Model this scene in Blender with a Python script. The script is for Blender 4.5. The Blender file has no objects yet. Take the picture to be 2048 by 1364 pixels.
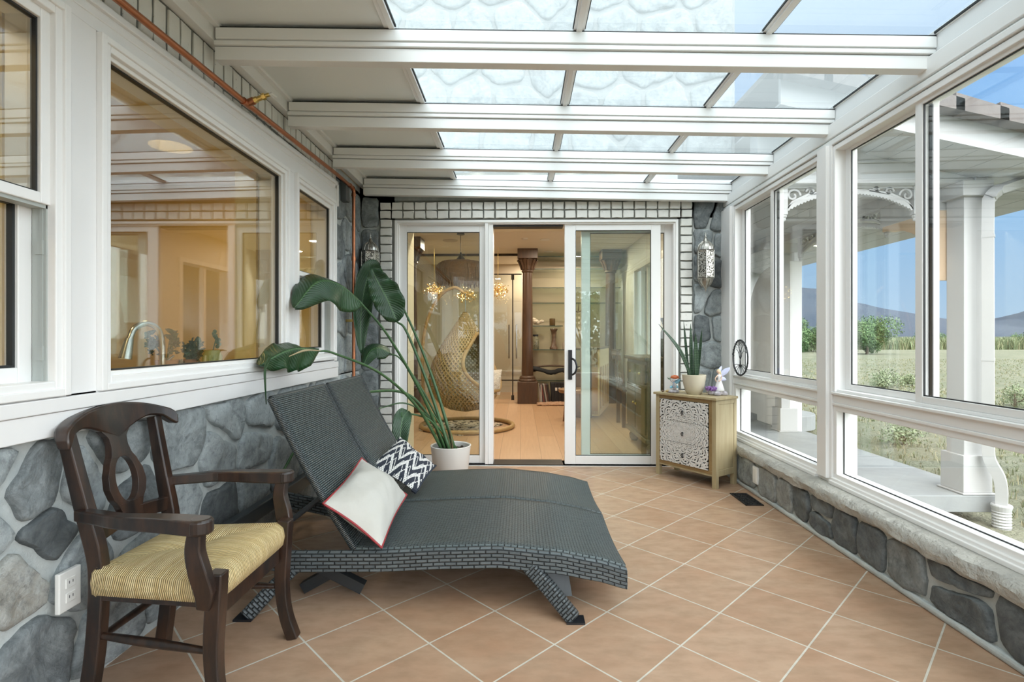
import bpy, math, random
from mathutils import Vector, Matrix, noise
S = bpy.context.scene
COL = S.collection
rnd = random.Random(7)
PI = math.pi
V = Vector

# ---------------------------------------------------------------- helpers
MW = {}

def catmull(pts, n=6):
    pts = [V(p) for p in pts]
    if len(pts) < 3: return pts
    q = [2*pts[0]-pts[1]] + pts + [2*pts[-1]-pts[-2]]
    out = []
    for i in range(1, len(q)-2):
        a, b, c, d = q[i-1:i+3]
        for k in range(n):
            t = k/n
            out.append(.5*((2*b)+(c-a)*t+(2*a-5*b+4*c-d)*t*t+(3*b-3*c+d-a)*t**3))
    out.append(q[-2])
    return out

def lerpl(vals, n):
    m = len(vals)-1; r = []
    for i in range(n):
        t = i/(n-1)*m; k = min(int(t), m-1); r.append(vals[k]+(vals[k+1]-vals[k])*(t-k))
    return r

class MB:
    def __init__(s): s.v = []; s.f = []; s.uv = {}; s.tone = {}
    def add(s, vs, fs, uvs=None, tone=None):
        o = len(s.v); s.v += [V(p) for p in vs]
        for k, f in enumerate(fs):
            s.f.append([i+o for i in f])
            if uvs: s.uv[len(s.f)-1] = uvs[k]
            if tone is not None: s.tone[len(s.f)-1] = tone
        return s
    def box(s, x0, x1, y0, y1, z0, z1, tone=None):
        vs = [(x, y, z) for x in (x0, x1) for y in (y0, y1) for z in (z0, z1)]
        return s.add(vs, [(0,1,3,2),(4,6,7,5),(0,4,5,1),(2,3,7,6),(0,2,6,4),(1,5,7,3)], tone=tone)
    def obox(s, c, size, m=None, tone=None):
        h = V(size)/2; m = m or Matrix.Identity(3); c = V(c)
        vs = [c + m @ V((x*h.x, y*h.y, z*h.z)) for x in (-1,1) for y in (-1,1) for z in (-1,1)]
        return s.add(vs, [(0,1,3,2),(4,6,7,5),(0,4,5,1),(2,3,7,6),(0,2,6,4),(1,5,7,3)], tone=tone)
    def tube(s, pts, r, n=8, caps=True, closed=False):
        pts = [V(p) for p in pts]; m = len(pts)
        rs = r if isinstance(r, (list, tuple)) else [r]*m
        if len(rs) != m: rs = lerpl(list(rs), m)
        vs = []; nrm = None
        for i, p in enumerate(pts):
            if closed: t = pts[(i+1) % m]-pts[i-1]
            else: t = (pts[min(i+1, m-1)]-pts[max(i-1, 0)])
            t.normalize()
            if nrm is None:
                nrm = t.cross(V((0,0,1)))
                if nrm.length < 1e-3: nrm = t.cross(V((0,1,0)))
            nrm = (nrm - t*nrm.dot(t)).normalized(); b = t.cross(nrm)
            for k in range(n):
                a = 2*PI*k/n; vs.append(p+(nrm*math.cos(a)+b*math.sin(a))*rs[i])
        fs = []; uv = []
        L = 0
        for i in range(m if closed else m-1):
            j = (i+1) % m; L2 = L+(pts[j]-pts[i]).length
            for k in range(n):
                k2 = (k+1) % n
                fs.append((i*n+k, i*n+k2, j*n+k2, j*n+k)); uv.append([(k/n,L),((k+1)/n,L),((k+1)/n,L2),(k/n,L2)])
            L = L2
        if caps and not closed:
            fs += [tuple(range(n-1, -1, -1)), tuple((m-1)*n+k for k in range(n))]
            uv += [[(0,0)]*n]*2
        return s.add(vs, fs, uv)
    def sweep(s, pts, side, a, b, tone=None):
        """rectangular section: half width a along SIDE, half height b across"""
        pts = [V(p) for p in pts]; m = len(pts); side = V(side).normalized()
        A = a if isinstance(a, (list, tuple)) else [a]; B = b if isinstance(b, (list, tuple)) else [b]
        A = lerpl(list(A), m) if len(A) > 1 else A*m; B = lerpl(list(B), m) if len(B) > 1 else B*m
        vs = []
        for i, p in enumerate(pts):
            t = (pts[min(i+1, m-1)]-pts[max(i-1, 0)]).normalized()
            sd = (side-t*side.dot(t)).normalized(); u = t.cross(sd)
            vs += [p+sd*A[i]+u*B[i], p-sd*A[i]+u*B[i], p-sd*A[i]-u*B[i], p+sd*A[i]-u*B[i]]
        fs = []; uv = []; L = 0
        for i in range(m-1):
            L2 = L+(pts[i+1]-pts[i]).length
            for k in range(4):
                k2 = (k+1) % 4; w = 2*(A[i] if k % 2 == 0 else B[i])
                fs.append((i*4+k, i*4+k2, i*4+4+k2, i*4+4+k)); uv.append([(L,0),(L,w),(L2,w),(L2,0)])
            L = L2
        fs += [(3,2,1,0), tuple((m-1)*4+k for k in range(4))]
        uv += [[(0,0),(0,B[0]),(A[0],B[0]),(A[0],0)]]*2
        return s.add(vs, fs, uv, tone)
    def lathe(s, prof, c=(0,0,0), n=24, m=None):
        c = V(c); vs = []; fs = []; k0 = len(prof)
        for r, z in prof:
            for k in range(n):
                a = 2*PI*k/n; p = V((r*math.cos(a), r*math.sin(a), z))
                vs.append(c+(m @ p if m else p))
        for i in range(k0-1):
            for k in range(n):
                k2 = (k+1) % n; fs.append((i*n+k, i*n+k2, (i+1)*n+k2, (i+1)*n+k))
        if prof[0][0] > 1e-5: fs.append(tuple(range(n-1, -1, -1)))
        if prof[-1][0] > 1e-5: fs.append(tuple((k0-1)*n+k for k in range(n)))
        return s.add(vs, fs)
    def ball(s, c, r, n=10, sc=(1,1,1)):
        k = max(4, n//2)
        pr = [(max(1e-6, r*math.sin(PI*i/k)), -r*math.cos(PI*i/k)) for i in range(k+1)]
        return s.lathe(pr, c, n, Matrix.Diagonal(V(sc)))
    def prism(s, poly, off):
        """poly: 3D points of one face, off: extrusion vector"""
        n = len(poly); off = V(off); vs = [V(p) for p in poly]+[V(p)+off for p in poly]
        fs = [tuple(range(n-1, -1, -1)), tuple(range(n, 2*n))]
        fs += [(i, (i+1) % n, n+(i+1) % n, n+i) for i in range(n)]
        return s.add(vs, fs)
    def grid(s, P, uv=None, tone=None):
        r = len(P); c = len(P[0]); vs = [p for row in P for p in row]; fs = []; us = []
        for i in range(r-1):
            for j in range(c-1):
                fs.append((i*c+j, i*c+j+1, (i+1)*c+j+1, (i+1)*c+j))
                if uv: us.append([uv[i][j], uv[i][j+1], uv[i+1][j+1], uv[i+1][j]])
        return s.add(vs, fs, us if uv else None, tone)
    def build(s, name, mat, parent=None, bevel=0, smooth=False, sub=0, solid=0, at=None):
        me = bpy.data.meshes.new(name)
        inv = None; mw = Matrix.Identity(4)
        if parent is not None: mw = MW[parent.name]
        elif at is not None: mw = Matrix.Translation(V(at))
        inv = mw.inverted()
        me.from_pydata([inv @ p for p in s.v], [], s.f)
        me.validate()
        if s.uv and len(me.polygons) == len(s.f):
            ul = me.uv_layers.new(name='UVMap')
            for p in me.polygons:
                u = s.uv.get(p.index)
                if u:
                    for k, li in enumerate(p.loop_indices): ul.data[li].uv = u[k]
        if s.tone and len(me.polygons) == len(s.f):
            ca = me.color_attributes.new('tone', 'FLOAT_COLOR', 'CORNER')
            for p in me.polygons:
                t = s.tone.get(p.index, (.5,.5,.5))
                if not isinstance(t, (tuple, list)): t = (t,t,t)
                for li in p.loop_indices: ca.data[li].color = (t[0], t[1], t[2], 1)
        import bmesh
        bm = bmesh.new(); bm.from_mesh(me); bmesh.ops.recalc_face_normals(bm, faces=bm.faces); bm.to_mesh(me); bm.free()
        if smooth:
            for p in me.polygons: p.use_smooth = True
            if smooth != 1: me.set_sharp_from_angle(angle=math.radians(smooth))
        o = bpy.data.objects.new(name, me); COL.objects.link(o)
        if parent is not None:
            o.parent = parent; MW[o.name] = mw
        else:
            o.matrix_world = mw; MW[o.name] = mw
        if mat:
            for mm in (mat if isinstance(mat, (list, tuple)) else [mat]): me.materials.append(mm)
        if solid:
            md = o.modifiers.new('solid', 'SOLIDIFY'); md.thickness = solid; md.offset = 0
        if sub:
            md = o.modifiers.new('sub', 'SUBSURF'); md.levels = sub; md.render_levels = sub
        if bevel:
            md = o.modifiers.new('bevel', 'BEVEL'); md.width = bevel; md.segments = 2; md.limit_method = 'ANGLE'; md.angle_limit = .6
        return o

def tag(o, label, cat, group=None, kind=None):
    o['label'] = label; o['category'] = cat
    if group: o['group'] = group
    if kind: o['kind'] = kind
    return o

def thing(name, label, cat, loc=(0,0,0), rz=0, group=None, kind=None):
    o = bpy.data.objects.new(name, None); COL.objects.link(o); o.empty_display_size = .05
    o.location = loc; o.rotation_euler = (0,0,rz)
    MW[o.name] = Matrix.Translation(V(loc)) @ Matrix.Rotation(rz, 4, 'Z')
    return tag(o, label, cat, group, kind)

def struct(name, loc=(0,0,0)):
    o = bpy.data.objects.new(name, None); COL.objects.link(o); o.location = loc
    MW[o.name] = Matrix.Translation(V(loc)); o['kind'] = 'structure'; return o

def st(o): o['kind'] = 'structure'; return o

def dup(root, loc, rz=0, label=None, scale=None):
    r = root.copy(); COL.objects.link(r); r.location = loc; r.rotation_euler = (0,0,rz)
    if scale: r.scale = scale
    if label: r['label'] = label
    for ch in list(root.children):
        c = ch.copy(); COL.objects.link(c); c.parent = r
        for g in list(ch.children):
            d = g.copy(); COL.objects.link(d); d.parent = c
    return r

# ---------------------------------------------------------------- materials
class NT:
    def __init__(s, name):
        s.m = bpy.data.materials.new(name); s.m.use_nodes = True; s.t = s.m.node_tree; s.t.nodes.clear()
        s.out = s.n('ShaderNodeOutputMaterial')
    def n(s, t, **k):
        x = s.t.nodes.new(t)
        for a, b in k.items():
            if a.startswith('i_'):
                key = a[2:]; key = int(key) if key.isdigit() else key.replace('_', ' ')
                x.inputs[key].default_value = b
            else: setattr(x, a, b)
        return x
    def l(s, a, b): s.t.links.new(a, b)
    def pr(s, col=(.8,.8,.8), rough=.5, metal=0, **k):
        p = s.n('ShaderNodeBsdfPrincipled'); p.inputs['Base Color'].default_value = (*col, 1)
        p.inputs['Roughness'].default_value = rough; p.inputs['Metallic'].default_value = metal
        for a, b in k.items(): p.inputs[a.replace('_', ' ')].default_value = b
        s.l(p.outputs[0], s.out.inputs[0]); return p
    def math(s, op, a, b=None, c=None, clamp=False):
        x = s.n('ShaderNodeMath', operation=op, use_clamp=clamp)
        for i, q in enumerate((a, b, c)):
            if q is None: continue
            if hasattr(q, 'is_linked'): s.l(q, x.inputs[i])
            else: x.inputs[i].default_value = q
        return x.outputs[0]
    def mix(s, f, a, b, mode='MIX'):
        x = s.n('ShaderNodeMix', data_type='RGBA', blend_type=mode)
        for i, q in ((0, f), (6, a), (7, b)):
            if hasattr(q, 'is_linked'): s.l(q, x.inputs[i])
            elif i == 0: x.inputs[0].default_value = q
            else: x.inputs[i].default_value = (*q[:3], 1)
        return x.outputs[2]
    def ramp(s, f, stops, interp='LINEAR'):
        x = s.n('ShaderNodeValToRGB'); e = x.color_ramp.elements; x.color_ramp.interpolation = interp
        while len(e) < len(stops): e.new(.5)
        for k, (p, c) in enumerate(stops):
            e[k].position = p; c = (c,c,c) if isinstance(c, (int, float)) else c; e[k].color = (*c[:3], 1)
        s.l(f, x.inputs[0]); return x.outputs[0]
    def coord(s, which='Object', scale=None, rot=None, loc=None):
        c = s.n('ShaderNodeTexCoord').outputs[which]
        if scale or rot or loc:
            m = s.n('ShaderNodeMapping')
            if scale: m.inputs['Scale'].default_value = scale if hasattr(scale, '__len__') else (scale,)*3
            if rot: m.inputs['Rotation'].default_value = rot
            if loc: m.inputs['Location'].default_value = loc
            s.l(c, m.inputs[0]); c = m.outputs[0]
        return c
    def noise(s, scale=5, detail=4, rough=.55, vec=None, dist=0):
        x = s.n('ShaderNodeTexNoise'); x.inputs['Scale'].default_value = scale; x.inputs['Detail'].default_value = detail
        x.inputs['Roughness'].default_value = rough; x.inputs['Distortion'].default_value = dist
        s.l(vec if vec is not None else s.coord(), x.inputs['Vector']); return x.outputs[0]
    def bump(s, p, h, strength=.3, dist=.01):
        b = s.n('ShaderNodeBump'); b.inputs['Strength'].default_value = strength; b.inputs['Distance'].default_value = dist
        s.l(h, b.inputs['Height']); s.l(b.outputs[0], p.inputs['Normal'])

MC = {}
def M(name, col, rough=.5, metal=0, col2=None, nscale=8, stretch=None, bump=0, bscale=60, bdist=.003, **k):
    if name in MC: return MC[name]
    t = NT(name); p = t.pr(col, rough, metal, **k)
    if col2:
        vec = t.coord(scale=stretch) if stretch else None
        f = t.ramp(t.noise(nscale, 5, .6, vec), [(.3, 0), (.7, 1)])
        t.l(t.mix(f, col, col2), p.inputs['Base Color'])
    if bump:
        vec = t.coord(scale=stretch) if stretch else None
        t.bump(p, t.noise(bscale, 3, .6, vec), bump, bdist)
    MC[name] = t.m; return t.m

WHITE = M('white_paint', (.82,.815,.81), .42, col2=(.79,.785,.78), nscale=3, bump=.12, bscale=25)
VINYL = M('white_vinyl', (.86,.855,.845), .32)
RAFTER = M('white_aluminium', (.82,.83,.82), .38)
PANEL = M('matte_white_panel', (.84,.885,.875), .6, bump=.1, bscale=200)
GASKET = M('black_gasket', (.015,.017,.018), .5)
GREYTRACK = M('grey_track', (.42,.45,.43), .4)
BLACK = M('black_metal', (.012,.013,.016), .35)
CHROME = M('brushed_steel', (.62,.63,.62), .22, 1)
COPPER = M('copper', (.52,.20,.10), .32, 1, col2=(.40,.17,.09), nscale=18)
BRASS = M('brass', (.70,.50,.16), .3, 1)
SILVER = M('antique_silver', (.55,.54,.50), .35, 1, col2=(.30,.29,.26), nscale=40)
PLASTIC = M('white_plastic', (.80,.80,.77), .35)

def glass_mat(name, tint=(.96,.98,.97), f0=.06, refl=(1,1,1)):
    t = NT(name); lw = t.n('ShaderNodeLayerWeight'); lw.inputs[0].default_value = .5
    f = t.math('POWER', lw.outputs['Facing'], 5.0)
    f = t.math('MULTIPLY_ADD', f, 1-f0, f0, True)
    a = t.n('ShaderNodeBsdfTransparent'); a.inputs[0].default_value = (*tint, 1)
    g = t.n('ShaderNodeBsdfGlossy'); g.inputs['Roughness'].default_value = .0; g.inputs[0].default_value = (*refl, 1)
    mx = t.n('ShaderNodeMixShader'); t.l(f, mx.inputs[0]); t.l(a.outputs[0], mx.inputs[1]); t.l(g.outputs[0], mx.inputs[2])
    t.l(mx.outputs[0], t.out.inputs[0]); return t.m
GLASS = glass_mat('window_glass', (.93,.95,.93), .14)
GLASSR = glass_mat('clear_window_glass', (.97,.985,.98), .045)
GLASSD = glass_mat('door_glass', (.91,.96,.935), .072)
GLASSI = glass_mat('interior_glass', (.93,.96,.95), .05)
t = NT('frosted_roof_glass')
a = t.n('ShaderNodeBsdfTransparent'); a.inputs[0].default_value = (.87,.91,.92,1)
b = t.n('ShaderNodeBsdfTranslucent'); b.inputs[0].default_value = (.33,.36,.365,1)
g = t.n('ShaderNodeBsdfGlossy'); g.inputs['Roughness'].default_value = .02
m1 = t.n('ShaderNodeMixShader'); m1.inputs[0].default_value = .30; t.l(a.outputs[0], m1.inputs[1]); t.l(b.outputs[0], m1.inputs[2])
m2 = t.n('ShaderNodeMixShader'); m2.inputs[0].default_value = .05; t.l(m1.outputs[0], m2.inputs[1]); t.l(g.outputs[0], m2.inputs[2])
t.l(m2.outputs[0], t.out.inputs[0]); ROOFGLASS = t.m

# terracotta tiles laid on the diagonal
t = NT('terracotta_tiles'); p = t.pr(rough=.42)
TS = .3125
vec = t.coord(scale=1/TS, rot=(0,0,-PI/4), loc=(-2.317/TS, -.273/TS, 0))
br = t.n('ShaderNodeTexBrick'); br.offset = 0; br.squash = 1
for k, q in (('Scale',1),('Mortar Size',.011),('Mortar Smooth',.15),('Bias',0),('Brick Width',1),('Row Height',1)): br.inputs[k].default_value = q
br.inputs['Color1'].default_value = (.355,.205,.124,1); br.inputs['Color2'].default_value = (.42,.27,.18,1)
t.l(vec, br.inputs['Vector'])
n1 = t.ramp(t.noise(3.2, 6, .62, t.coord(scale=(1.0,1.7,1))), [(.32,0),(.68,1)])
n2 = t.ramp(t.noise(9, 5, .6, t.coord(scale=(1,2.2,1))), [(.4,0),(.75,1)])
c = t.mix(t.math('MULTIPLY', n1, .55), br.outputs[0], (.455,.33,.23))
c = t.mix(t.math('MULTIPLY', n2, .55), c, (.255,.165,.10))
inv = t.math('SUBTRACT', 1.0, br.outputs['Fac'])
c = t.mix(br.outputs['Fac'], c, t.mix(n2, (.56,.53,.46), (.44,.41,.35)))
t.l(c, p.inputs['Base Color'])
t.bump(p, t.math('ADD', inv, t.math('MULTIPLY', t.noise(14, 4), .18)), .5, .004)
t.l(t.math('MULTIPLY_ADD', n2, .18, .33), p.inputs['Roughness'])
TILES = t.m

# oak planks running away from the camera
t = NT('oak_planks'); p = t.pr(rough=.38)
vec = t.coord(rot=(0,0,PI/2))
br = t.n('ShaderNodeTexBrick'); br.offset = .37
for k, q in (('Scale',1),('Mortar Size',.0015),('Mortar Smooth',.1),('Brick Width',1.9),('Row Height',.19)): br.inputs[k].default_value = q
br.inputs['Color1'].default_value = (.50,.31,.175,1); br.inputs['Color2'].default_value = (.60,.40,.245,1); br.inputs['Mortar'].default_value = (.22,.13,.07,1)
t.l(vec, br.inputs['Vector'])
n = t.ramp(t.noise(7, 6, .65, t.coord(scale=(6,.35,1))), [(.35,0),(.7,1)])
t.l(t.mix(t.math('MULTIPLY', n, .35), br.outputs[0], (.40,.24,.13)), p.inputs['Base Color'])
OAK = t.m

# rubble stone: tone attribute R = darkness, G = warmth
t = NT('rubble_stone'); p = t.pr(rough=.78)
at = t.n('ShaderNodeVertexColor'); at.layer_name = 'tone'
sp = t.n('ShaderNodeSeparateColor'); t.l(at.outputs[0], sp.inputs[0])
base = t.mix(sp.outputs[0], (.40,.445,.455), (.043,.052,.057))
base = t.mix(t.math('MULTIPLY', sp.outputs[1], .75), base, (.27,.23,.165))
wv = t.noise(7, 6, .68, None, 1.2)
n1 = t.ramp(wv, [(.38,0),(.62,1)])
n2 = t.ramp(t.noise(22, 5, .7, None, .6), [(.45,0),(.72,1)])
lite = t.math('MULTIPLY_ADD', t.math('MULTIPLY', sp.outputs[0], sp.outputs[0]), -.80, 1.05)
c = t.mix(t.math('MULTIPLY', t.math('MULTIPLY', n1, .85), lite), base, t.mix(.5, base, (.52,.57,.58)))
c = t.mix(t.math('MULTIPLY', t.math('MULTIPLY', n2, .60), lite), c, t.mix(.55, base, (.62,.66,.66)))
n3 = t.ramp(t.noise(45, 4, .7), [(.52,0),(.7,1)])
n4 = t.ramp(t.noise(4.5, 5, .7, None, 1.5), [(.50,0),(.66,1)])
c = t.mix(t.math('MULTIPLY', n4, .55), c, t.mix(.7, base, (.045,.052,.06)))
c = t.mix(t.math('MULTIPLY', n3, .45), c, (.055,.062,.068))
t.l(c, p.inputs['Base Color'])
t.bump(p, t.math('ADD', t.noise(30, 6, .7, None, .8), t.math('MULTIPLY', wv, 1.6)), .55, .012)
STONE = t.m
t = NT('pale_mortar'); p = t.pr((.50,.52,.50), .9)
n1 = t.ramp(t.noise(5, 6, .65), [(.3,0),(.7,1)])
t.l(t.mix(n1, (.36,.395,.40), (.56,.59,.575)), p.inputs['Base Color'])
t.bump(p, t.noise(26, 6, .7), .6, .012); MORTAR = t.m
t = NT('dark_mortar'); p = t.pr((.17,.175,.16), .9)
t.bump(p, t.noise(60, 4, .7), .5, .006); DMORTAR = t.m
t = NT('white_painted_brick'); p = t.pr((.74,.73,.69), .62)
n1 = t.ramp(t.noise(48, 4, .7), [(.66,0),(.72,1)])
n2 = t.ramp(t.noise(6, 4, .6), [(.3,0),(.7,1)])
t.l(t.mix(n1, t.mix(n2, (.78,.77,.73), (.68,.68,.64)), (.30,.28,.25)), p.inputs['Base Color'])
t.bump(p, t.noise(70, 5, .7), .45, .004); BRICK = t.m
CONCRETE = M('concrete', (.285,.30,.30), .85, col2=(.23,.245,.25), nscale=4, bump=.3, bscale=80)
CAPSTONE = M('rough_capstone', (.47,.46,.42), .9, col2=(.34,.335,.31), nscale=14, bump=.8, bscale=35, bdist=.02)

# ---------------------------------------------------------------- stone pattern builders
def clip(poly, nx, ny, d):
    out = []
    for i in range(len(poly)):
        a = poly[i]; b = poly[(i+1) % len(poly)]
        da = a[0]*nx+a[1]*ny-d; db = b[0]*nx+b[1]*ny-d
        if da <= 0: out.append(a)
        if da*db < 0:
            s = da/(da-db); out.append((a[0]+(b[0]-a[0])*s, a[1]+(b[1]-a[1])*s))
    return out

def chaikin(p, n=2):
    for _ in range(n):
        q = []
        for i in range(len(p)):
            a = p[i]; b = p[(i+1) % len(p)]
            q += [(a[0]*.86+b[0]*.14, a[1]*.86+b[1]*.14), (a[0]*.14+b[0]*.86, a[1]*.14+b[1]*.86)]
        p = q
    return p

def densify(p, d):
    q = []
    for i in range(len(p)):
        a = p[i]; b = p[(i+1) % len(p)]; L = math.hypot(b[0]-a[0], b[1]-a[1]); k = max(1, int(L/d))
        for j in range(k): q.append((a[0]+(b[0]-a[0])*j/k, a[1]+(b[1]-a[1])*j/k))
    return q

def stones(mb, seeds, rect, to3, thick=.03, gap=.022, seed=1, sy=1.0):
    """seeds (u, v, dark, warm); cells of a Voronoi partition of rect, each a rounded raised stone"""
    u0, u1, v0, v1 = rect; r = random.Random(seed)
    for i, s in enumerate(seeds):
        poly = [(u0+gap*.4,v0+gap*.4),(u1-gap*.4,v0+gap*.4),(u1-gap*.4,v1-gap*.4),(u0+gap*.4,v1-gap*.4)]
        for j, q in enumerate(seeds):
            if i == j or not poly: continue
            dx = q[0]-s[0]; dy = (q[1]-s[1])*sy*sy; L = math.hypot(dx, dy)
            if L < 1e-6: continue
            mx = (q[0]+s[0])/2; my = (q[1]+s[1])/2
            poly = clip(poly, dx/L, dy/L, (dx*mx+dy*my)/L-gap/2)
        if len(poly) < 3: continue
        poly = densify(chaikin(poly, 2), .025)
        cx = sum(p[0] for p in poly)/len(poly); cy = sum(p[1] for p in poly)/len(poly)
        w = max(abs(p[0]-cx)+abs(p[1]-cy) for p in poly)
        jit = []
        for p in poly:
            k = noise.noise(V((p[0]*11, p[1]*11, seed*3.1)))*.018 + noise.noise(V((p[0]*40, p[1]*40, seed)))*.006
            dx, dy = p[0]-cx, p[1]-cy; L = math.hypot(dx, dy) or 1
            jit.append((p[0]+dx/L*k, p[1]+dy/L*k))
        n = len(jit); vs = []; lev = [(1, -.006), (.99, thick*.35), (.965, thick*.75), (.90, thick), (.7, thick), (.4, thick), (.15, thick)]
        for sc, h in lev:
            for p in jit:
                x = cx+(p[0]-cx)*sc; y = cy+(p[1]-cy)*sc
                hh = h if sc > .98 else h+noise.noise(V((x*9, y*9, seed+i)))*thick*.55+noise.noise(V((x*26, y*26, seed+i)))*thick*.25
                vs.append(to3(x, y, hh))
        vs.append(to3(cx, cy, thick))
        fs = []
        for a in range(len(lev)-1):
            for k in range(n):
                k2 = (k+1) % n; fs.append((a*n+k, a*n+k2, (a+1)*n+k2, (a+1)*n+k))
        m = (len(lev)-1)*n
        for k in range(n): fs.append((m+k, m+(k+1) % n, len(lev)*n))
        d = s[2] if len(s) > 2 else r.uniform(.1,.8); wm = s[3] if len(s) > 3 else max(0, r.uniform(-.6,.5))
        mb.add(vs, fs, tone=(d, wm, 0))

def autoseeds(rect, size, seed=1):
    u0, u1, v0, v1 = rect; r = random.Random(seed); out = []
    nv = max(1, round((v1-v0)/size)); nu = max(1, round((u1-u0)/(size*1.25)))
    for i in range(nv):
        for j in range(nu):
            out.append((u0+(j+.5*(i % 2)+.25+r.uniform(-.28,.28)+.1)*(u1-u0)/nu, v0+(i+.5+r.uniform(-.25,.25))*(v1-v0)/nv, r.uniform(.15,.85), max(0, r.uniform(-.7,.4))))
    return out

def bricks(mb, to3, u0, u1, v0, v1, pu, pv, gap=.009, thick=.014, seed=2):
    """one rounded, slightly uneven brick for every cell of the rectangle"""
    r = random.Random(seed); nu = max(1, round((u1-u0)/pu)); nv = max(1, round((v1-v0)/pv)); du = (u1-u0)/nu; dv = (v1-v0)/nv
    for i in range(nu):
        for j in range(nv):
            a = u0+i*du+gap/2; b = u0+(i+1)*du-gap/2; c = v0+j*dv+gap/2; d = v0+(j+1)*dv-gap/2
            J = lambda: r.uniform(-.0025,.0025)
            q = [(a+J(),c+J()),((a+b)/2,c+J()),(b+J(),c+J()),(b+J(),(c+d)/2),(b+J(),d+J()),((a+b)/2+J(),d+J()),(a+J(),d+J()),(a+J(),(c+d)/2)]
            cx = (a+b)/2; cy = (c+d)/2; h = thick+r.uniform(-.003,.003); vs = []
            for sc, hh in ((1,-.004),(1,h*.75),(.94,h)):
                vs += [to3(cx+(x-cx)*(1-(1-sc)*.9), cy+(y-cy)*sc, hh) for x, y in q]
            fs = [(l*8+k, l*8+(k+1) % 8, l*8+8+(k+1) % 8, l*8+8+k) for l in (0,1) for k in range(8)]+[tuple(range(16,24))]
            mb.add(vs, fs)
# ================================================================= SUNROOM SHELL
fl = MB().box(-1.60, 1.72, -2.2, 4.41, -.12, 0).build('floor', TILES); st(fl)

# ---- left wall: rubble base, white boards, windows, brick course
wl = struct('wall_left')
m = MB(); m.box(-1.50, -1.362, -1.2, 4.37, 0, .81); m.box(-1.50, -1.362, 3.752, 4.40, .80, 2.30)
m.box(-1.50, -1.362, -1.2, 4.40, 2.06, 2.60)
g = []
m.build('mortar', MORTAR, wl)
m = MB()
LS = [(1.42,.67,.75,0),(1.30,.76,.2,0),(1.38,.42,.35,.8),(1.475,.50,.97,0),(1.42,.18,.75,0),(1.58,.38,.55,0),(1.27,.58,.3,0),(1.20,.36,.35,0),(1.72,.71,.7,0),(1.79,.49,.8,0),(1.60,.62,.35,0),(2.05,.65,.62,0),(2.40,.71,.2,0),(2.31,.55,.4,0),(2.62,.52,.3,0),(2.03,.43,.3,0),(2.33,.29,.95,0),(1.84,.28,.5,.2),(2.66,.70,.28,0),(2.6,.30,.55,0),(3.05,.66,.5,0),(2.95,.36,.6,0),(3.3,.5,.5,0),(3.35,.2,.7,0),(3.65,.66,.4,0),(3.7,.35,.6,0),(4.05,.6,.4,0),(4.1,.25,.5,0),(4.3,.72,.5,0),(2.0,.14,.6,0),(2.65,.1,.6,0),(1.7,.12,.5,0),(1.1,.15,.6,0),(1.0,.62,.5,0),(.8,.35,.4,0),(.55,.65,.6,0),(.45,.2,.5,0),(.2,.5,.4,.4),(-.1,.2,.6,0),(-.2,.65,.3,0),(-.6,.4,.6,0),(-.95,.65,.4,0),(-1,.2,.5,0)]
stones(m, LS, (-1.2, 4.36, .01, .80), lambda u, v, h: V((-1.362+h, u, v)), .022, .024, 3)
LU = [(3.86,2.08,.7,0),(4.10,2.12,.55,0),(4.30,2.12,.6,0),(3.86,1.80,.75,0),(4.02,1.88,.3,0),(4.2,1.85,.5,0),(3.88,1.50,.55,0),(4.06,1.6,.6,0),(4.25,1.55,.5,0),(3.92,1.22,.45,0),(4.15,1.25,.4,0),(3.85,.97,.4,0),(4.1,.95,.35,0),(4.3,1.0,.5,0)]
stones(m, LU, (3.755, 4.36, .80, 2.27), lambda u, v, h: V((-1.362+h, u, v)), .020, .022, 5)
m.build('rubble_facing', STONE, wl, smooth=50)
m = MB()
YW = [(-1.2,.10), (1.50,1.612), (2.945,3.045), (3.70,3.755)]
for a, b in YW: m.box(-1.50, -1.332, a, b, .90, 2.0449)
m.box(-1.50, -1.332, -1.2, 3.755, .80, .915)
# frieze whose top rises towards the back
def zt(y): return 2.141+(y-1.61)*.031
m.prism([(-1.332,-1.2,2.045), (-1.332,3.755,2.045), (-1.332,3.755,zt(3.755)), (-1.332,-1.2,zt(-1.2))], (-.10,0,0))
m.build('siding_board', WHITE, wl, bevel=.002)
m = MB()
m.box(-1.36, -1.316, -1.2, 3.742, .868, .908); m.box(-1.36, -1.322, -1.2, 3.752, .798, .866); 
m.build('sill_board', WHITE, wl, bevel=.003)
m = MB()   # two stepped mouldings along the frieze, turning down at its end
for off, pr_ in ((.0,.022), (-.032,.012)):
    m.prism([(-1.34+pr_,-1.2,zt(-1.2)+off-.026), (-1.34+pr_,3.755+off*.6,zt(3.755)+off-.026), (-1.34+pr_,3.755+off*.6,zt(3.755)+off), (-1.34+pr_,-1.2,zt(-1.2)+off)], (-.03,0,0))
    m.box(-1.37, -1.34+pr_, 3.729+off*.6, 3.755+off*.6, 2.03, zt(3.755)+off)
m.build('frieze_moulding', WHITE, wl, bevel=.004)
m = MB()
m.box(-1.365, -1.345, -1.2, 3.755, 2.06, 2.36); m.build('brick_mortar', DMORTAR, wl)
m = MB()
bricks(m, lambda u, v, h: V((-1.345+h, u, v)), -1.2, 3.752, 2.205, 2.338, .075, .133, .013, .007, 4)
bricks(m, lambda u, v, h: V((-1.345+h, u, v)), -1.2, 3.752, 2.128, 2.203, .075, .075, .013, .007, 5)
m.build('brick_course', BRICK, wl, smooth=40)

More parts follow.
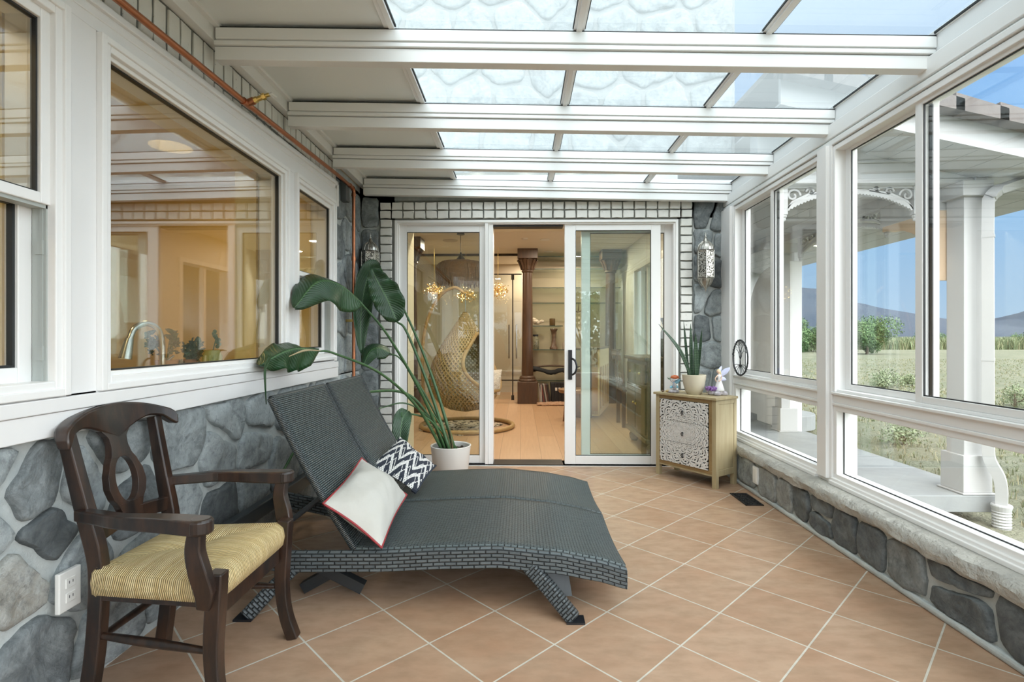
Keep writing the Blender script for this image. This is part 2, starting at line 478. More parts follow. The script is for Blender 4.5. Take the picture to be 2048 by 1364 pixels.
def frame_x(mb, x0, x1, y0, y1, z0, z1, w, wb=None, wt=None):
    """picture-frame of four boards in a plane of constant X"""
    wb = wb or w; wt = wt or w
    mb.box(x0, x1, y0, y0+w, z0, z1); mb.box(x0, x1, y1-w, y1, z0, z1)
    mb.box(x0, x1, y0+w, y1-w, z0, z0+wb); mb.box(x0, x1, y0+w, y1-w, z1-wt, z1)
def frame_y(mb, y0, y1, x0, x1, z0, z1, w, wb=None, wt=None):
    wb = wb or w; wt = wt or w
    mb.box(x0, x0+w, y0, y1, z0, z1); mb.box(x1-w, x1, y0, y1, z0, z1)
    mb.box(x0+w, x1-w, y0, y1, z0, z0+wb); mb.box(x0+w, x1-w, y0, y1, z1-wt, z1)

def house_window(n, y0, y1, z0, z1, hung):
    w = struct('window_%d' % n, (-1.33, (y0+y1)/2, z0))
    m = MB(); frame_x(m, -1.47, -1.312, y0, y1, z0, z1, .022); frame_x(m, -1.47, -1.320, y0+.020, y1-.020, z0+.02, z1-.02, .024)
    m.build('casing', VINYL, w, bevel=.003)
    a, b, c, d = y0+.043, y1-.043, z0+.043, z1-.043
    if not hung:
        m = MB(); frame_x(m, -1.40, -1.336, a, b, c, d, .016); m.build('sash', VINYL, w, bevel=.003)
        m = MB(); frame_x(m, -1.372, -1.352, a+.015, b-.015, c+.015, d-.015, .006); m.build('gasket', GASKET, w)
        MB().box(-1.366, -1.360, a+.016, b-.016, c+.016, d-.016).build('pane', GLASS, w)
    else:
        zm = 1.475
        m = MB(); frame_x(m, -1.375, -1.336, a, b, zm-.02, d, .03); m.build('upper_sash', VINYL, w, bevel=.003)
        m = MB(); frame_x(m, -1.362, -1.346, a+.029, b-.029, zm+.009, d-.029, .006); m.build('gasket', GASKET, w)
        MB().box(-1.358, -1.352, a+.029, b-.029, zm+.01, d-.029).build('pane', GLASS, w)
        m = MB(); frame_x(m, -1.425, -1.385, a+.004, b-.004, c, zm+.02, .042); m.build('lower_sash', VINYL, w, bevel=.003)
        m = MB(); frame_x(m, -1.412, -1.394, a+.045, b-.045, c+.041, zm-.021, .008); m.build('gasket', GASKET, w)
        MB().box(-1.408, -1.402, a+.045, b-.045, c+.041, zm-.02).build('pane', GLASS, w)
        m = MB(); m.box(-1.384, -1.344, a-.006, a+.006, c, zm+.01); m.box(-1.384, -1.344, b-.006, b+.006, c, zm+.01); m.box(-1.384, -1.344, a, b, zm-.03, zm-.02)
        m.box(-1.36, -1.352, b-.009, b-.004, c, zm-.02); m.box(-1.372, -1.35, b-.012, b, c+.06, c+.10); m.box(-1.372, -1.35, b-.012, b, zm-.16, zm-.12)
        m.build('jamb_track', GREYTRACK, w)
house_window(1, .12, 1.50, .912, 2.045, True)
house_window(2, 1.612, 2.945, .912, 2.042, False)
house_window(3, 3.045, 3.702, .925, 2.055, True)

# ---- back wall: mortar sheet in four pieces round the door, stone strips, brick surround
wb = struct('wall_back', (0, 4.37, 0))
m = MB()
m.box(-1.40, -1.066, 4.385, 4.62, 0, 2.45); m.box(1.318, 1.86, 4.385, 4.62, 0, 2.45); m.box(-1.40, 1.86, 4.385, 4.62, 2.085, 2.45)
m.build('mortar', MORTAR, wb)
m = MB()
tb = lambda u, v, h: V((u, 4.385-h, v))
BR = [(1.53,2.10,.85,0),(1.66,2.06,.7,0),(1.54,1.88,.6,0),(1.67,1.86,.55,0),(1.50,1.66,.5,0),(1.63,1.62,.9,0),(1.49,1.41,.3,0),(1.62,1.36,.55,0),(1.52,1.15,.9,0),(1.67,1.17,.3,0),(1.58,.93,.4,0),(1.52,.72,.5,0),(1.66,.70,.4,0),(1.58,.48,.5,0),(1.52,.25,.6,0),(1.66,.22,.5,0)]
stones(m, BR, (1.442, 1.72, .02, 2.27), tb, .024, .020, 7)
BL = [(-1.27,2.10,.6,0),(-1.27,1.90,.7,0),(-1.27,1.70,.75,0),(-1.27,1.50,.6,0),(-1.27,1.30,.6,0),(-1.27,1.10,.7,0),(-1.27,.9,.55,0),(-1.27,.7,.6,0),(-1.27,.5,.7,0),(-1.27,.3,.6,0),(-1.27,.12,.6,0)]
stones(m, BL, (-1.355, -1.192, .02, 2.27), tb, .02, .014, 8)
m.build('rubble_facing', STONE, wb, smooth=50)
m = MB(); m.box(-1.190, -1.060, 4.374, 4.40, 0, 2.235); m.box(1.312, 1.440, 4.374, 4.40, 0, 2.235); m.box(-1.19, 1.44, 4.374, 4.40, 2.072, 2.235)
m.build('brick_mortar', DMORTAR, wb)
m = MB(); tk = lambda u, v, h: V((u, 4.374-h, v))
bricks(m, tk, -1.186, 1.436, 2.078, 2.222, .0975, .072, .011, .016, 11)
bricks(m, tk, -1.186, -1.082, .0, 2.078, .104, .0715, .011, .016, 12)
bricks(m, tk, 1.332, 1.436, .0, 2.078, .104, .0715, .011, .016, 13)
m.build('brick_surround', BRICK, wb, smooth=40)

# upper storey of the house above the glass roof, of the same rubble
uw = struct('wall_upper', (0, 4.5, 2.5))
m = MB(); m.box(-4.3, 1.84, 4.50, 4.62, 2.62, 7.5); m.build('mortar', M('grey_mortar', (.30,.315,.31), .9, bump=.5, bscale=40, bdist=.01), uw)
m = MB(); stones(m, [(q[0], q[1], .22+.35*q[2], 0) for q in autoseeds((-4.3, 1.84, 2.6, 5.6), .34, 31)], (-4.3, 1.83, 2.5, 5.6), lambda u, v, h: V((u, 4.50-h, v)), .022, .03, 31); m.build('rubble_facing', STONE, uw, smooth=50)

# ---- three-panel sliding door
dr = struct('door_1', (.14, 4.40, 0))
X0, X1, ZT = -1.062, 1.318, 2.068
m = MB(); frame_y(m, 4.366, 4.56, X0, X1, -.02, ZT, .022, .024, .022); frame_y(m, 4.378, 4.56, X0+.02, X1-.02, 0, ZT-.02, .016, .004, .014)
m.box(-.300, -.272, 4.372, 4.56, 0, ZT-.02); m.box(-.270, -.232, 4.384, 4.56, 0, ZT-.02)
m.build('frame', VINYL, dr, bevel=.003)
m = MB(); m.box(-.232, .36, 4.372, 4.56, -.004, .012); m.box(X0, -.23, 4.372, 4.378, .002, .014); m.box(-.232, .36, 4.40, 4.50, ZT-.05, ZT-.022); m.box(.36, X1-.03, 4.372, 4.376, -.002, .006)
m.build('track', BLACK, dr)
def panel(name, x0, x1, y0, y1, z0, z1, wl_, wr_, wb_, wt_, handle=False):
    m = MB(); m.box(x0, x0+wl_, y0, y1, z0, z1); m.box(x1-wr_, x1, y0, y1, z0, z1); m.box(x0+wl_, x1-wr_, y0, y1, z0, z0+wb_); m.box(x0+wl_, x1-wr_, y0, y1, z1-wt_, z1)
    o = m.build(name, VINYL, dr, bevel=.003)
    ym = (y0+y1)/2
    MB().box(x0+wl_-.004, x1-wr_+.004, ym-.010, ym-.004, z0+wb_-.004, z1-wt_+.004).build('pane', GLASSD, o)
    m = MB(); frame_y(m, y0+.004, ym, x0+wl_-.001, x1-wr_+.001, z0+wb_-.001, z1-wt_+.001, .005); m.build('gasket', GASKET, o)
    return o
panel('fixed_panel', -1.034, -.296, 4.40, 4.44, .015, 2.04, .068, .052, .066, .066)
panel('fixed_panel', .520, 1.296, 4.455, 4.495, .015, 2.04, .075, .07, .066, .066)
sp_ = panel('sliding_panel', .372, 1.178, 4.392, 4.432, .012, 2.05, .092, .080, .070, .066)
m = MB(); m.box(.402, .434, 4.378, 4.393, .725, .975)
m.tube(catmull([(.430,4.372,.905),(.455,4.352,.885),(.468,4.345,.835),(.455,4.352,.785),(.430,4.372,.765)], 6), .009, 8)
h = m.build('handle', BLACK, sp_, bevel=.003); h['label'] = 'black D-shaped pull handle'

# ---- right low wall with cap
wr = struct('wall_right', (1.6, 0, 0))
MB().box(1.625, 1.86, -2.2, 4.385, -.4, .225).build('mortar', MORTAR, wr)
m = MB(); m.box(1.602, 1.64, -2.2, 4.385, 0, .028); m.build('mortar_foot', MORTAR, wr, bevel=.01)
RS = [(4.1,.13,.5,0),(3.76,.13,.35,0),(3.40,.14,.5,.35),(3.20,.12,.5,.3),(3.03,.135,.92,0),(2.82,.185,.88,0),(2.83,.065,.92,0),(2.62,.13,.92,0),(2.41,.13,.88,0),(2.24,.13,.75,.15),(1.95,.205,.92,0),(1.93,.09,.9,0),(1.66,.13,.92,0),(1.4,.13,.7,0),(1.1,.15,.5,0),(.85,.1,.8,0),(.5,.13,.6,.3),(.2,.12,.8,0),(-.2,.14,.5,0),(-.6,.12,.9,0),(-1,.12,.5,0),(-1.5,.13,.7,0)]
m = MB(); stones(m, RS, (-2.1, 4.37, .022, .222), lambda u, v, h: V((1.624-h, u, v)), .018, .018, 9)
m.build('rubble_facing', STONE, wr, smooth=50)
# rough cap: a strip with an uneven front face
P = []; ys = [-2.2+i*.03 for i in range(220)]
prof = [(1.66,.220),(1.596,.222),(1.588,.236),(1.588,.262),(1.602,.280),(1.66,.288),(1.86,.288),(1.86,.22)]
for y in ys:
    row = []
    for k, (x, z) in enumerate(prof):
        q = noise.noise(V((y*7, k*.9, 2)))*.011+noise.noise(V((y*21, k*1.7, 5)))*.006 if 1 <= k <= 4 else 0
        row.append(V((x+q, min(y, 4.37), z+q*.6)))
    P.append(row)
m = MB().grid(P); m.build('stone_cap', CAPSTONE, wr, smooth=45)

# ---- right window wall
def unit(n, y0, y1):
    """one window bay of the right wall between two posts: slider above, fixed light below"""
    w = struct('window_%d' % n, (1.72, (y0+y1)/2, .30))
    m = MB()
    m.box(1.672, 1.83, y0, y1, .288, .308); m.box(1.684, 1.82, y0, y1, .306, .322)
    m.box(1.700, 1.80, y0, y1, .320, .345); m.box(1.700, 1.80, y0, y1, .685, .715); m.box(1.692, 1.81, y0, y1, .713, .728); m.box(1.698, 1.80, y0, y1, .728, .772); m.box(1.686, 1.81, y0, y1, .772, .786); m.box(1.708, 1.80, y0, y1, .786, .800)
    m.box(1.700, 1.80, y0, y0+.028, .345, .69); m.box(1.700, 1.80, y1-.028, y1, .345, .69)
    m.box(1.695, 1.80, y0, y0+.020, .786, 2.11); m.box(1.695, 1.80, y1-.020, y1, .786, 2.11); m.box(1.700, 1.80, y0, y1, 2.092, 2.12)
    m.build('frame', VINYL, w, bevel=.003)
    MB().box(1.742, 1.748, y0+.026, y1-.026, .343, .687).build('lower_pane', GLASSR, w)
    m = MB(); frame_x(m, 1.737, 1.742, y0+.027, y1-.027, .344, .686, .005); m.build('gasket', GASKET, w)
    a, b = y0+.020, y1-.020; md = (a+b)/2
    for nm, ya, yb, xa in (('far_sash', md-.025, b, 1.752), ('near_sash', a, md+.025, 1.715)):
        m = MB(); frame_x(m, xa, xa+.030, ya, yb, .800, 2.098, .040, .030, .022)
        o = m.build(nm, VINYL, w, bevel=.003)
        MB().box(xa+.012, xa+.018, ya+.038, yb-.038, .829, 2.077).build('pane', GLASSR, o)
        m = MB(); frame_x(m, xa+.006, xa+.012, ya+.039, yb-.039, .8295, 2.0765, .005); m.build('gasket', GASKET, o)
    m = MB(); m.box(1.7455, 1.7515, md-.03, md+.018, .83, 2.07); m.build('weatherstrip', GASKET, w)
unit(4, 2.985, 4.165); unit(5, 1.675, 2.855); unit(6, .365, 1.545); unit(7, -.945, .235)
pw = struct('trim_1', (1.72, 0, .3))
m = MB()
for y0, y1 in ((4.165,4.39), (2.855,2.985), (1.545,1.675), (.235,.365), (-1.075,-.945), (-2.2,-2.1)):
    m.box(1.690, 1.83, y0, y1, .288, 2.13)
    if y1-y0 < .2: m.box(1.672, 1.70, y0+.022, y1-.022, .31, 2.13)
    else: m.box(1.672, 1.70, y0+.022, y1, .31, 2.13)
m.build('post', VINYL, pw, bevel=.003)

# ---- glazed lean-to roof
ce = struct('ceiling', (0, 0, 2.3))
def zr(x): return -(x+1.3)*.0222       # fall of the roof towards the eave
XA, XB = -1.30, 1.70
m = MB()
m.box(1.690, 1.86, -2.2, 4.385, 2.125, 2.155); m.box(1.700, 1.86, -2.2, 4.385, 2.155, 2.165); m.box(1.690, 1.86, -2.2, 4.385, 2.165, 2.245)
m.build('eave_beam', RAFTER, ce, bevel=.004)
MB().box(1.704, 1.86, -2.2, 4.385, 2.245, 2.2505).build('gasket', GASKET, ce)
MB().box(1.722, 1.86, -2.2, 4.385, 2.2505, 2.348).build('eave_fascia', RAFTER, ce, bevel=.003)
m = MB(); m.prism([(-1.345,-1.2,2.340), (-1.300,-1.2,2.340), (-1.300,-1.2,2.46), (-1.345,-1.2,2.46)], (0, 5.6, 0)); m.build('ledger', RAFTER, ce, bevel=.003)
def tilted(mb, xa, xb, y0, y1, z0, z1):
    mb.prism([(xa,y0,z0+zr(xa)), (xb,y0,z0+zr(xb)), (xb,y0,z1+zr(xb)), (xa,y0,z1+zr(xa))], (0, y1-y0, 0))
RY = [2.19-.695*k for k in (6,5,4,3,2,1,0)]+[2.885, 3.58, 4.275]
for y in RY:
    m = MB()
    tilted(m, XA, XB, y, y+.052, 2.262, 2.318); tilted(m, XA, XB+.02, y-.010, y+.062, 2.322, 2.340)
    tilted(m, XA, XB+.03, y-.004, y+.056, 2.340, 2.345); tilted(m, XA+.01, XB+.02, y-.014, y+.066, 2.345, 2.392)
    m.build('rafter', RAFTER, ce, bevel=.0025)
    m = MB(); tilted(m, XA+.03, XB+.02, y-.012, y+.064, 2.392, 2.397); m.build('gasket', GASKET, ce)
for i in range(len(RY)-1):
    y0, y1 = RY[i]+.03, RY[i+1]+.03
    m = MB(); tilted(m, -1.30, -.535, y0, y1, 2.412, 2.425); m.build('roof_panel', PANEL, ce)
    m = MB(); tilted(m, -1.30, -1.275, y0, y1, 2.397, 2.43); tilted(m, -.575, -.555, y0, y1, 2.400, 2.42); tilted(m, -.555, -.530, y0, y1, 2.394, 2.42)
    for x in (.245, 1.032):
        tilted(m, x-.023, x+.023, y0, y1, 2.400, 2.42); tilted(m, x-.012, x+.012, y0, y1, 2.392, 2.402)
    tilted(m, 1.715, 1.76, y0, y1, 2.40, 2.42)
    m.build('muntin', RAFTER, ce, bevel=.002)
    m = MB()
    for a, b in ((-.527, .222), (.268, 1.009), (1.055, 1.714)):
        tilted(m, a-.004, a+.004, y0+.04, y1-.04, 2.404, 2.412); tilted(m, b-.004, b+.004, y0+.04, y1-.04, 2.404, 2.412)
    m.build('gasket', GASKET, ce)
    for a, b in ((-.53, .245), (.245, 1.032), (1.032, 1.73)):
        m = MB(); tilted(m, a, b, y0, y1, 2.412, 2.422); m.build('roof_pane', ROOFGLASS, ce)
m = MB(); tilted(m, -1.345, 1.86, 4.30, 4.40, 2.35, 2.44); m.build('wall_flashing', RAFTER, ce)

# ---- rear end of the sunroom, behind the camera
rw = struct('wall_rear', (0, -2.2, 0))
m = MB(); m.box(-3.6, 1.86, -2.32, -2.2, -.12, .33); m.box(-3.6, 1.86, -2.32, -2.2, 2.06, 2.45)
for x in (-3.6, -2.55, -1.45, -.35, .65, 1.74): m.box(x, x+.12, -2.30, -2.2, .33, 2.06)
m.build('frame', VINYL, rw, bevel=.003)
m = MB()
for a, b in ((-3.48,-2.55), (-2.43,-1.45), (-1.33,-.35), (-.23,.65), (.77,1.74)): m.box(a, b, -2.26, -2.254, .33, 2.06)
m.build('pane', GLASSR, rw)
m = MB(); m.box(-1.60, -1.34, -1.45, -1.2, 0, 2.46); bricks(m, lambda u, v, h: V((u, -1.45-h, v)), -1.60, -1.34, 0, 2.4, .21, .075, .01, .012, 21)
bricks(m, lambda u, v, h: V((-1.34+h, u, v)), -1.45, -1.2, 0, 2.4, .21, .075, .01, .012, 22)
m.build('corner_pier', BRICK, rw)
m = MB(); m.box(-3.6, -3.48, -2.2, -1.3, -.12, .33); m.box(-3.6, -3.48, -2.2, -1.3, 2.06, 2.45); m.box(-3.6, -3.48, -1.42, -1.3, .33, 2.06); m.box(-3.6, -1.5, -1.32, -1.2, -.12, 2.45); m.build('return_wall', WHITE, rw)
m = MB(); m.box(-3.6, -1.30, -2.3, -1.2, 2.44, 2.50); m.build('return_roof_pane', ROOFGLASS, rw)  # unseen return, its roof glazed and left side opened for more light
MB().box(-3.6, -1.60, -2.2, -1.2, -.12, 0).build('return_floor', TILES, rw)

# ---- copper pipe (a thing of its own, clipped to the frieze)
pt = thing('copper_pipe', 'long copper water pipe running above the white boards and down the stone corner', 'pipe', (-1.28, 4.0, 0))
yy = 3.985
m = MB(); m.tube([(-1.285,-1.2,2.085), (-1.285,.5,2.125), (-1.285,1.62,2.158), (-1.285,2.42,2.178), (-1.285,3.62,2.222), (-1.285,yy-.05,2.226)], .0135, 10)
m.tube(catmull([(-1.285,yy-.05,2.226), (-1.285,yy-.015,2.222), (-1.285,yy,2.205), (-1.285,yy,2.17)], 6), .014, 10)
m.tube([(-1.285,yy,2.175), (-1.285,yy,.9), (-1.285,yy,.06)], .013, 10)
m.build('tube', COPPER, pt, smooth=50)
m = MB()
for p0, p1 in (((-1.285,yy-.10,2.226),(-1.285,yy-.065,2.226)), ((-1.285,yy-.03,2.226),(-1.285,yy-.012,2.218)), ((-1.285,yy,2.19),(-1.285,yy,2.165)), ((-1.285,yy,1.70),(-1.285,yy,1.67)), ((-1.285,2.385,2.177),(-1.285,2.455,2.179)), ((-1.285,2.42,2.178),(-1.250,2.42,2.192))):
    MB().tube([p0, p1], .0172, 12).build('fitting', COPPER, pt, smooth=50)
m = MB(); m.tube([(-1.255,2.42,2.190), (-1.235,2.42,2.198)], .014, 6); m.tube([(-1.235,2.42,2.198), (-1.205,2.42,2.210)], .0115, 12); m.tube([(-1.212,2.42,2.207), (-1.198,2.42,2.213)], .015, 6); m.tube([(-1.198,2.42,2.213), (-1.178,2.42,2.220)], .009, 10)
v = m.build('valve', BRASS, pt, smooth=40); v['label'] = 'brass valve fitting'
m = MB(); m.tube([(-1.188,2.42,2.216), (-1.168,2.42,2.226), (-1.160,2.45,2.223)], .006, 8); m.build('valve_knob', PLASTIC, pt)
for z in (1.2, .45): MB().box(-1.345, -1.27, yy-.012, yy+.012, z, z+.02).build('clip', BRASS, pt)
jb = MB().box(-1.345, -1.296, 3.845, 3.925, 2.10, 2.25).build('junction_box', M('dark_grey_metal', (.10,.11,.115), .5, .3), bevel=.004, at=(-1.34,3.88,2.1))
tag(jb, 'small dark grey metal box on stone behind the bend of the copper pipe', 'box')
# ================================================================= SUNROOM FURNITURE
def wicker(name, bw, bh, c1, c2, edge_shade, rough=.42, rot=False, mw_=.34):
    t = NT(name); p = t.pr(rough=rough); uv = t.coord('UV', rot=(0,0,PI/2) if rot else None)
    br = t.n('ShaderNodeTexBrick'); br.offset = .5
    for k, q in (('Scale',1),('Mortar Size',bh*mw_),('Mortar Smooth',1.0),('Brick Width',bw),('Row Height',bh),('Bias',0)): br.inputs[k].default_value = q
    br.inputs['Color1'].default_value = (*c1,1); br.inputs['Color2'].default_value = (*c2,1); br.inputs['Mortar'].default_value = (*edge_shade,1)  # strand edges darkened in the colour, shading them as if rounded
    t.l(uv, br.inputs['Vector']); t.l(br.outputs[0], p.inputs['Base Color'])
    t.bump(p, t.math('SUBTRACT', 1.0, br.outputs['Fac']), 1.0, bh*.5)
    return t.m
W_SEAT = wicker('charcoal_wicker_seat', .026, .0085, (.085,.112,.116), (.115,.145,.148), (.006,.009,.010), mw_=.38)
W_RAIL = wicker('charcoal_wicker_rail', .046, .0155, (.075,.09,.096), (.115,.135,.142), (.034,.041,.045), .34, mw_=.22)
W_LEG = wicker('charcoal_wicker_leg', .030, .013, (.065,.078,.084), (.10,.118,.125), (.026,.031,.034), .34, True, mw_=.24)
W_ROLL = wicker('charcoal_wrapped_edge', .5, .007, (.055,.068,.072), (.085,.10,.105), (.008,.010,.011), .34, False)
DTUBE = M('dark_powder_coat', (.025,.029,.032), .38)

ch = thing('double_chaise_lounge', 'wide charcoal wicker double chaise lounge with two raised backrests', 'chaise lounge', (-.35, 2.68, 0))
def zs(x): # height of the woven bed along its length
    P_ = [(-1.30,.300),(-1.15,.262),(-.95,.226),(-.56,.230),(-.30,.243),(-.09,.249),(.142,.228),(.30,.200),(.42,.168)]
    for (a, za), (b, zb) in zip(P_, P_[1:]):
        if x <= b:
            k = (x-a)/(b-a); k2 = k*k*(3-2*k)*.35+k*.65; return za+(zb-za)*k2
    return P_[-1][1]
def rail(y0, y1, xa, xb, name='side_rail', low=.078):
    m = MB(); xs = [xa+(xb-xa)*i/48 for i in range(49)]; L = 0; vs = []; fs = []; us = []
    for i, x in enumerate(xs):
        z = zs(x); vs += [(x,y0,z-.004), (x,(y0+y1)/2,z+.003), (x,y1,z-.004), (x,y1,z-low), (x,y0,z-low)]
    for i in range(48):
        L = xs[i]; L2 = xs[i+1]
        for k in range(5):
            k2 = (k+1) % 5; fs.append((i*5+k, i*5+k2, i*5+5+k2, i*5+5+k))
            va = [0,.0155,.031,.109,.14,.218][k]; vb = [0,.0155,.031,.109,.14,.218][k+1]
            us.append([(L,va),(L,vb),(L2,vb),(L2,va)])
    fs += [(4,3,2,1,0), tuple(48*5+k for k in range(5))]; us += [[(0,0),(.03,0),(.03,.03),(.03,.08),(0,.08)]]*2
    m.add(vs, fs, us); return m.build(name, W_RAIL, ch, bevel=.004)
rail(2.045, 2.085, -1.28, .42); rail(2.672, 2.700, -1.28, .405, 'centre_rail'); rail(3.275, 3.315, -1.28, .42)
def bed(y0, y1):
    P = []; U = []
    for i in range(61):
        x = -.68+1.098*i/60; row = []; ur = []
        for j in range(17):
            k = j/16; y = y0+(y1-y0)*k
            row.append(V((x, y, zs(x)-.002-.020*math.sin(PI*k)*(.35+.65*min(1, max(0, (x+.1)/.5)))))); ur.append((x, y))
        P.append(row); U.append(ur)
    m = MB().grid(P, U); o = m.build('bed', W_SEAT, ch, smooth=True, solid=.016); return o
bed(2.080, 2.676); bed(2.696, 3.280)
m = MB()
for y0, y1 in ((2.08,2.675), (2.697,3.28)):
    m.sweep([(.410,y0,zs(.41)-.022), (.410,(y0+y1)/2,zs(.41)-.04), (.410,y1,zs(.41)-.022)], (1,0,0), .008, .012)
m.build('foot_edge', W_RAIL, ch)
def back(y0, y1):
    P = []; U = []
    for i in range(31):
        k = i/30; x = -.668-.345*k-.015*math.sin(PI*k); z = .222+.612*k; row = []; ur = []
        for j in range(13):
            y = y0+(y1-y0)*j/12; row.append(V((x, y, z-.012*math.sin(PI*j/12)*0))); ur.append((y, k*.70))
        P.append(row); U.append(ur)
    b = MB().grid(P, U).build('backrest', W_SEAT, ch, smooth=True, solid=.018)
    m = MB()
    for y in (y0, y1): m.tube([V((r_[0].x, y, r_[0].z)) for r_ in P], .0155, 8)
    m.tube([V((P[-1][0].x, y, P[-1][0].z)) for y in (y0, (y0+y1)/2, y1)], .010, 8)
    m.build('rolled_edge', W_ROLL, b, smooth=50)
    m = MB()
    m.tube([(-.80,y0+.05,.44), (-1.06,y0+.05,.235)], .011, 8); m.tube([(-.80,y1-.05,.44), (-1.06,y1-.05,.235)], .011, 8); m.tube([(-1.06,y0+.0,.235), (-1.06,y1-.0,.235)], .011, 8)
    m.build('prop_bar', DTUBE, b, smooth=50)
back(2.092, 2.655); back(2.712, 3.265)
m = MB(); m.box(-.72, -.64, 2.655, 2.712, .205, .30); m.box(-.70, -.66, 2.648, 2.72, .30, .33); m.build('hinge', DTUBE, ch, bevel=.004)
m = MB(); m.box(-1.28, -1.235, 2.045, 3.315, .215, .285); m.build('head_crossbar', W_RAIL, ch, bevel=.006)
m = MB(); m.box(-.70, -.66, 2.06, 3.30, .15, .20); m.build('crossbar', DTUBE, ch)
for yt, yf in ((2.075,1.985), (3.285,3.36)):
    m = MB(); m.sweep([(.03,yt,.175), (.11,(yt*.6+yf*.4),.10), (.205,yf,.006)], (0,1,0), .027, .027); lg = m.build('leg', W_LEG, ch, bevel=.008)
    MB().obox((.208,yf,.004), (.07,.058,.008)).build('foot_cap', BLACK, lg)
    m = MB(); m.sweep([(-.90,yt,.165), (-.98,(yt*.6+yf*.4),.09), (-1.055,yf,.006)], (0,1,0), .027, .027); lg = m.build('leg', W_LEG, ch, bevel=.008)
    MB().obox((-1.058,yf,.004), (.07,.058,.008)).build('foot_cap', BLACK, lg)
    s_ = 1 if yt < 2.5 else -1
    m = MB(); m.prism([(.075,yt+.03*s_,.16), (.19,yt+.03*s_,.15), (.205,yt-.01*s_,.055), (.165,yt-.01*s_,.055)], (0,.02*s_,0)); m.build('leg_gusset', W_LEG, ch)
    m = MB(); m.sweep([(-.92,yt+.09*s_,.165), (-.66,yt+.10*s_,.03)], (0,1,0), .02, .022); m.sweep([(-.66,yt+.10*s_,.17), (-.92,yt+.12*s_,.02)], (0,1,0), .02, .022); m.build('cross_brace', DTUBE, ch)

# ---- cushions
def pillow(c, thick, n=22, pinch=.07):
    """c: corners in order (u0v0, u1v0, u1v1, u0v1); returns front, back grids and the rim"""
    c = [V(q) for q in c]; nr = (c[1]-c[0]).cross(c[3]-c[0]).normalized()
    ce_ = sum(c, V())/4
    def pt_(u, v):
        p_ = c[0]*(1-u)*(1-v)+c[1]*u*(1-v)+c[2]*u*v+c[3]*(1-u)*v
        e_ = 1-pinch*(math.sin(PI*u)*(1-math.sin(PI*v))+math.sin(PI*v)*(1-math.sin(PI*u)))
        return ce_+(p_-ce_)*e_
    F_, B_, U = [], [], []
    for i in range(n+1):
        f_, b_, u_ = [], [], []
        for j in range(n+1):
            u, v = i/n, j/n; h_ = thick*(max(0, math.sin(PI*u)*math.sin(PI*v)))**.55
            w_ = (noise.noise(V((u*3.2, v*3.2, thick*50)))*.016+(noise.noise(V((u*2.2+v*3, v*9-u*5, 4.2)))-.1)*.009)*min(1, abs(h_/thick)*2)
            p_ = pt_(u, v); f_.append(p_+nr*(h_+w_)); b_.append(p_-nr*(h_*.8)); u_.append((u, v))
        F_.append(f_); B_.append(b_); U.append(u_)
    rim = [pt_(i/n, 0) for i in range(n)]+[pt_(1, i/n) for i in range(n)]+[pt_(1-i/n, 1) for i in range(n)]+[pt_(0, 1-i/n) for i in range(n)]
    return F_, B_, U, rim
CREAM = M('cream_cotton', (.50,.49,.455), .85, col2=(.46,.45,.41), nscale=5, bump=.25, bscale=22, bdist=.008)
RED = M('red_piping', (.28,.025,.03), .6)
ct = thing('scatter_cushion', 'plain cream cushion with red piping leaning on the near backrest', 'cushion', (-.68, 2.3, .26))
F_, B_, U, rim = pillow([(-.545,2.03,.256), (-.770,2.015,.432), (-.765,2.49,.500), (-.555,2.53,.312)], -.082, pinch=.075)
m = MB(); m.grid(F_, U); m.grid(B_, U); m.build('cover', CREAM, ct, smooth=True)
MB().tube(rim, .0045, 6, closed=True).build('piping', RED, ct, smooth=True)
t = NT('navy_zigzag_weave'); p = t.pr(rough=.9)
sx = t.n('ShaderNodeSeparateXYZ'); t.l(t.coord('UV'), sx.inputs[0])
def zig(k, ph, fr, amp):
    a_ = t.math('ABSOLUTE', t.math('SUBTRACT', t.math('FRACT', t.math('MULTIPLY_ADD', sx.outputs[0], k, ph)), .5))
    return t.math('FRACT', t.math('MULTIPLY_ADD', sx.outputs[1], fr, t.math('MULTIPLY', a_, amp)))
z1 = t.math('LESS_THAN', zig(3.0, .1, 3.2, 2.2), .36)
z2 = t.math('LESS_THAN', zig(6.0, .3, 3.2, 1.5), .13)
vo = t.n('ShaderNodeTexChecker'); vo.inputs['Scale'].default_value = 60; t.l(t.coord('UV'), vo.inputs['Vector'])
dots = t.math('GREATER_THAN', t.math('MULTIPLY', t.math('SINE', t.math('MULTIPLY', sx.outputs[0], 150.0)), t.math('SINE', t.math('MULTIPLY', sx.outputs[1], 150.0))), -.55)
msk = t.math('MULTIPLY', t.math('MAXIMUM', z1, z2), dots)
t.l(t.mix(msk, (.022,.028,.042), (.74,.73,.70)), p.inputs['Base Color'])
t.bump(p, t.math('ADD', t.math('MULTIPLY', t.math('SINE', t.math('MULTIPLY', sx.outputs[1], 300.0)), .3), msk), .6, .004)
NAVY = t.m
ct = thing('scatter_cushion', 'navy and white zigzag woven cushion on the far seat', 'cushion', (-.64, 2.9, .26))
F_, B_, U, rim = pillow([(-.545,2.72,.268), (-.800,2.76,.400), (-.712,3.06,.495), (-.500,3.06,.325)], -.050)
m = MB(); m.grid(F_, U); m.grid(B_, U); m.build('cover', NAVY, ct, smooth=True)
m = MB(); m.tube([rim[0], rim[1], rim[2]], .012, 6); m.tube([rim[i] for i in range(66, 88)], .006, 6); m.build('hem', M('navy_hem', (.02,.026,.04), .9), ct)

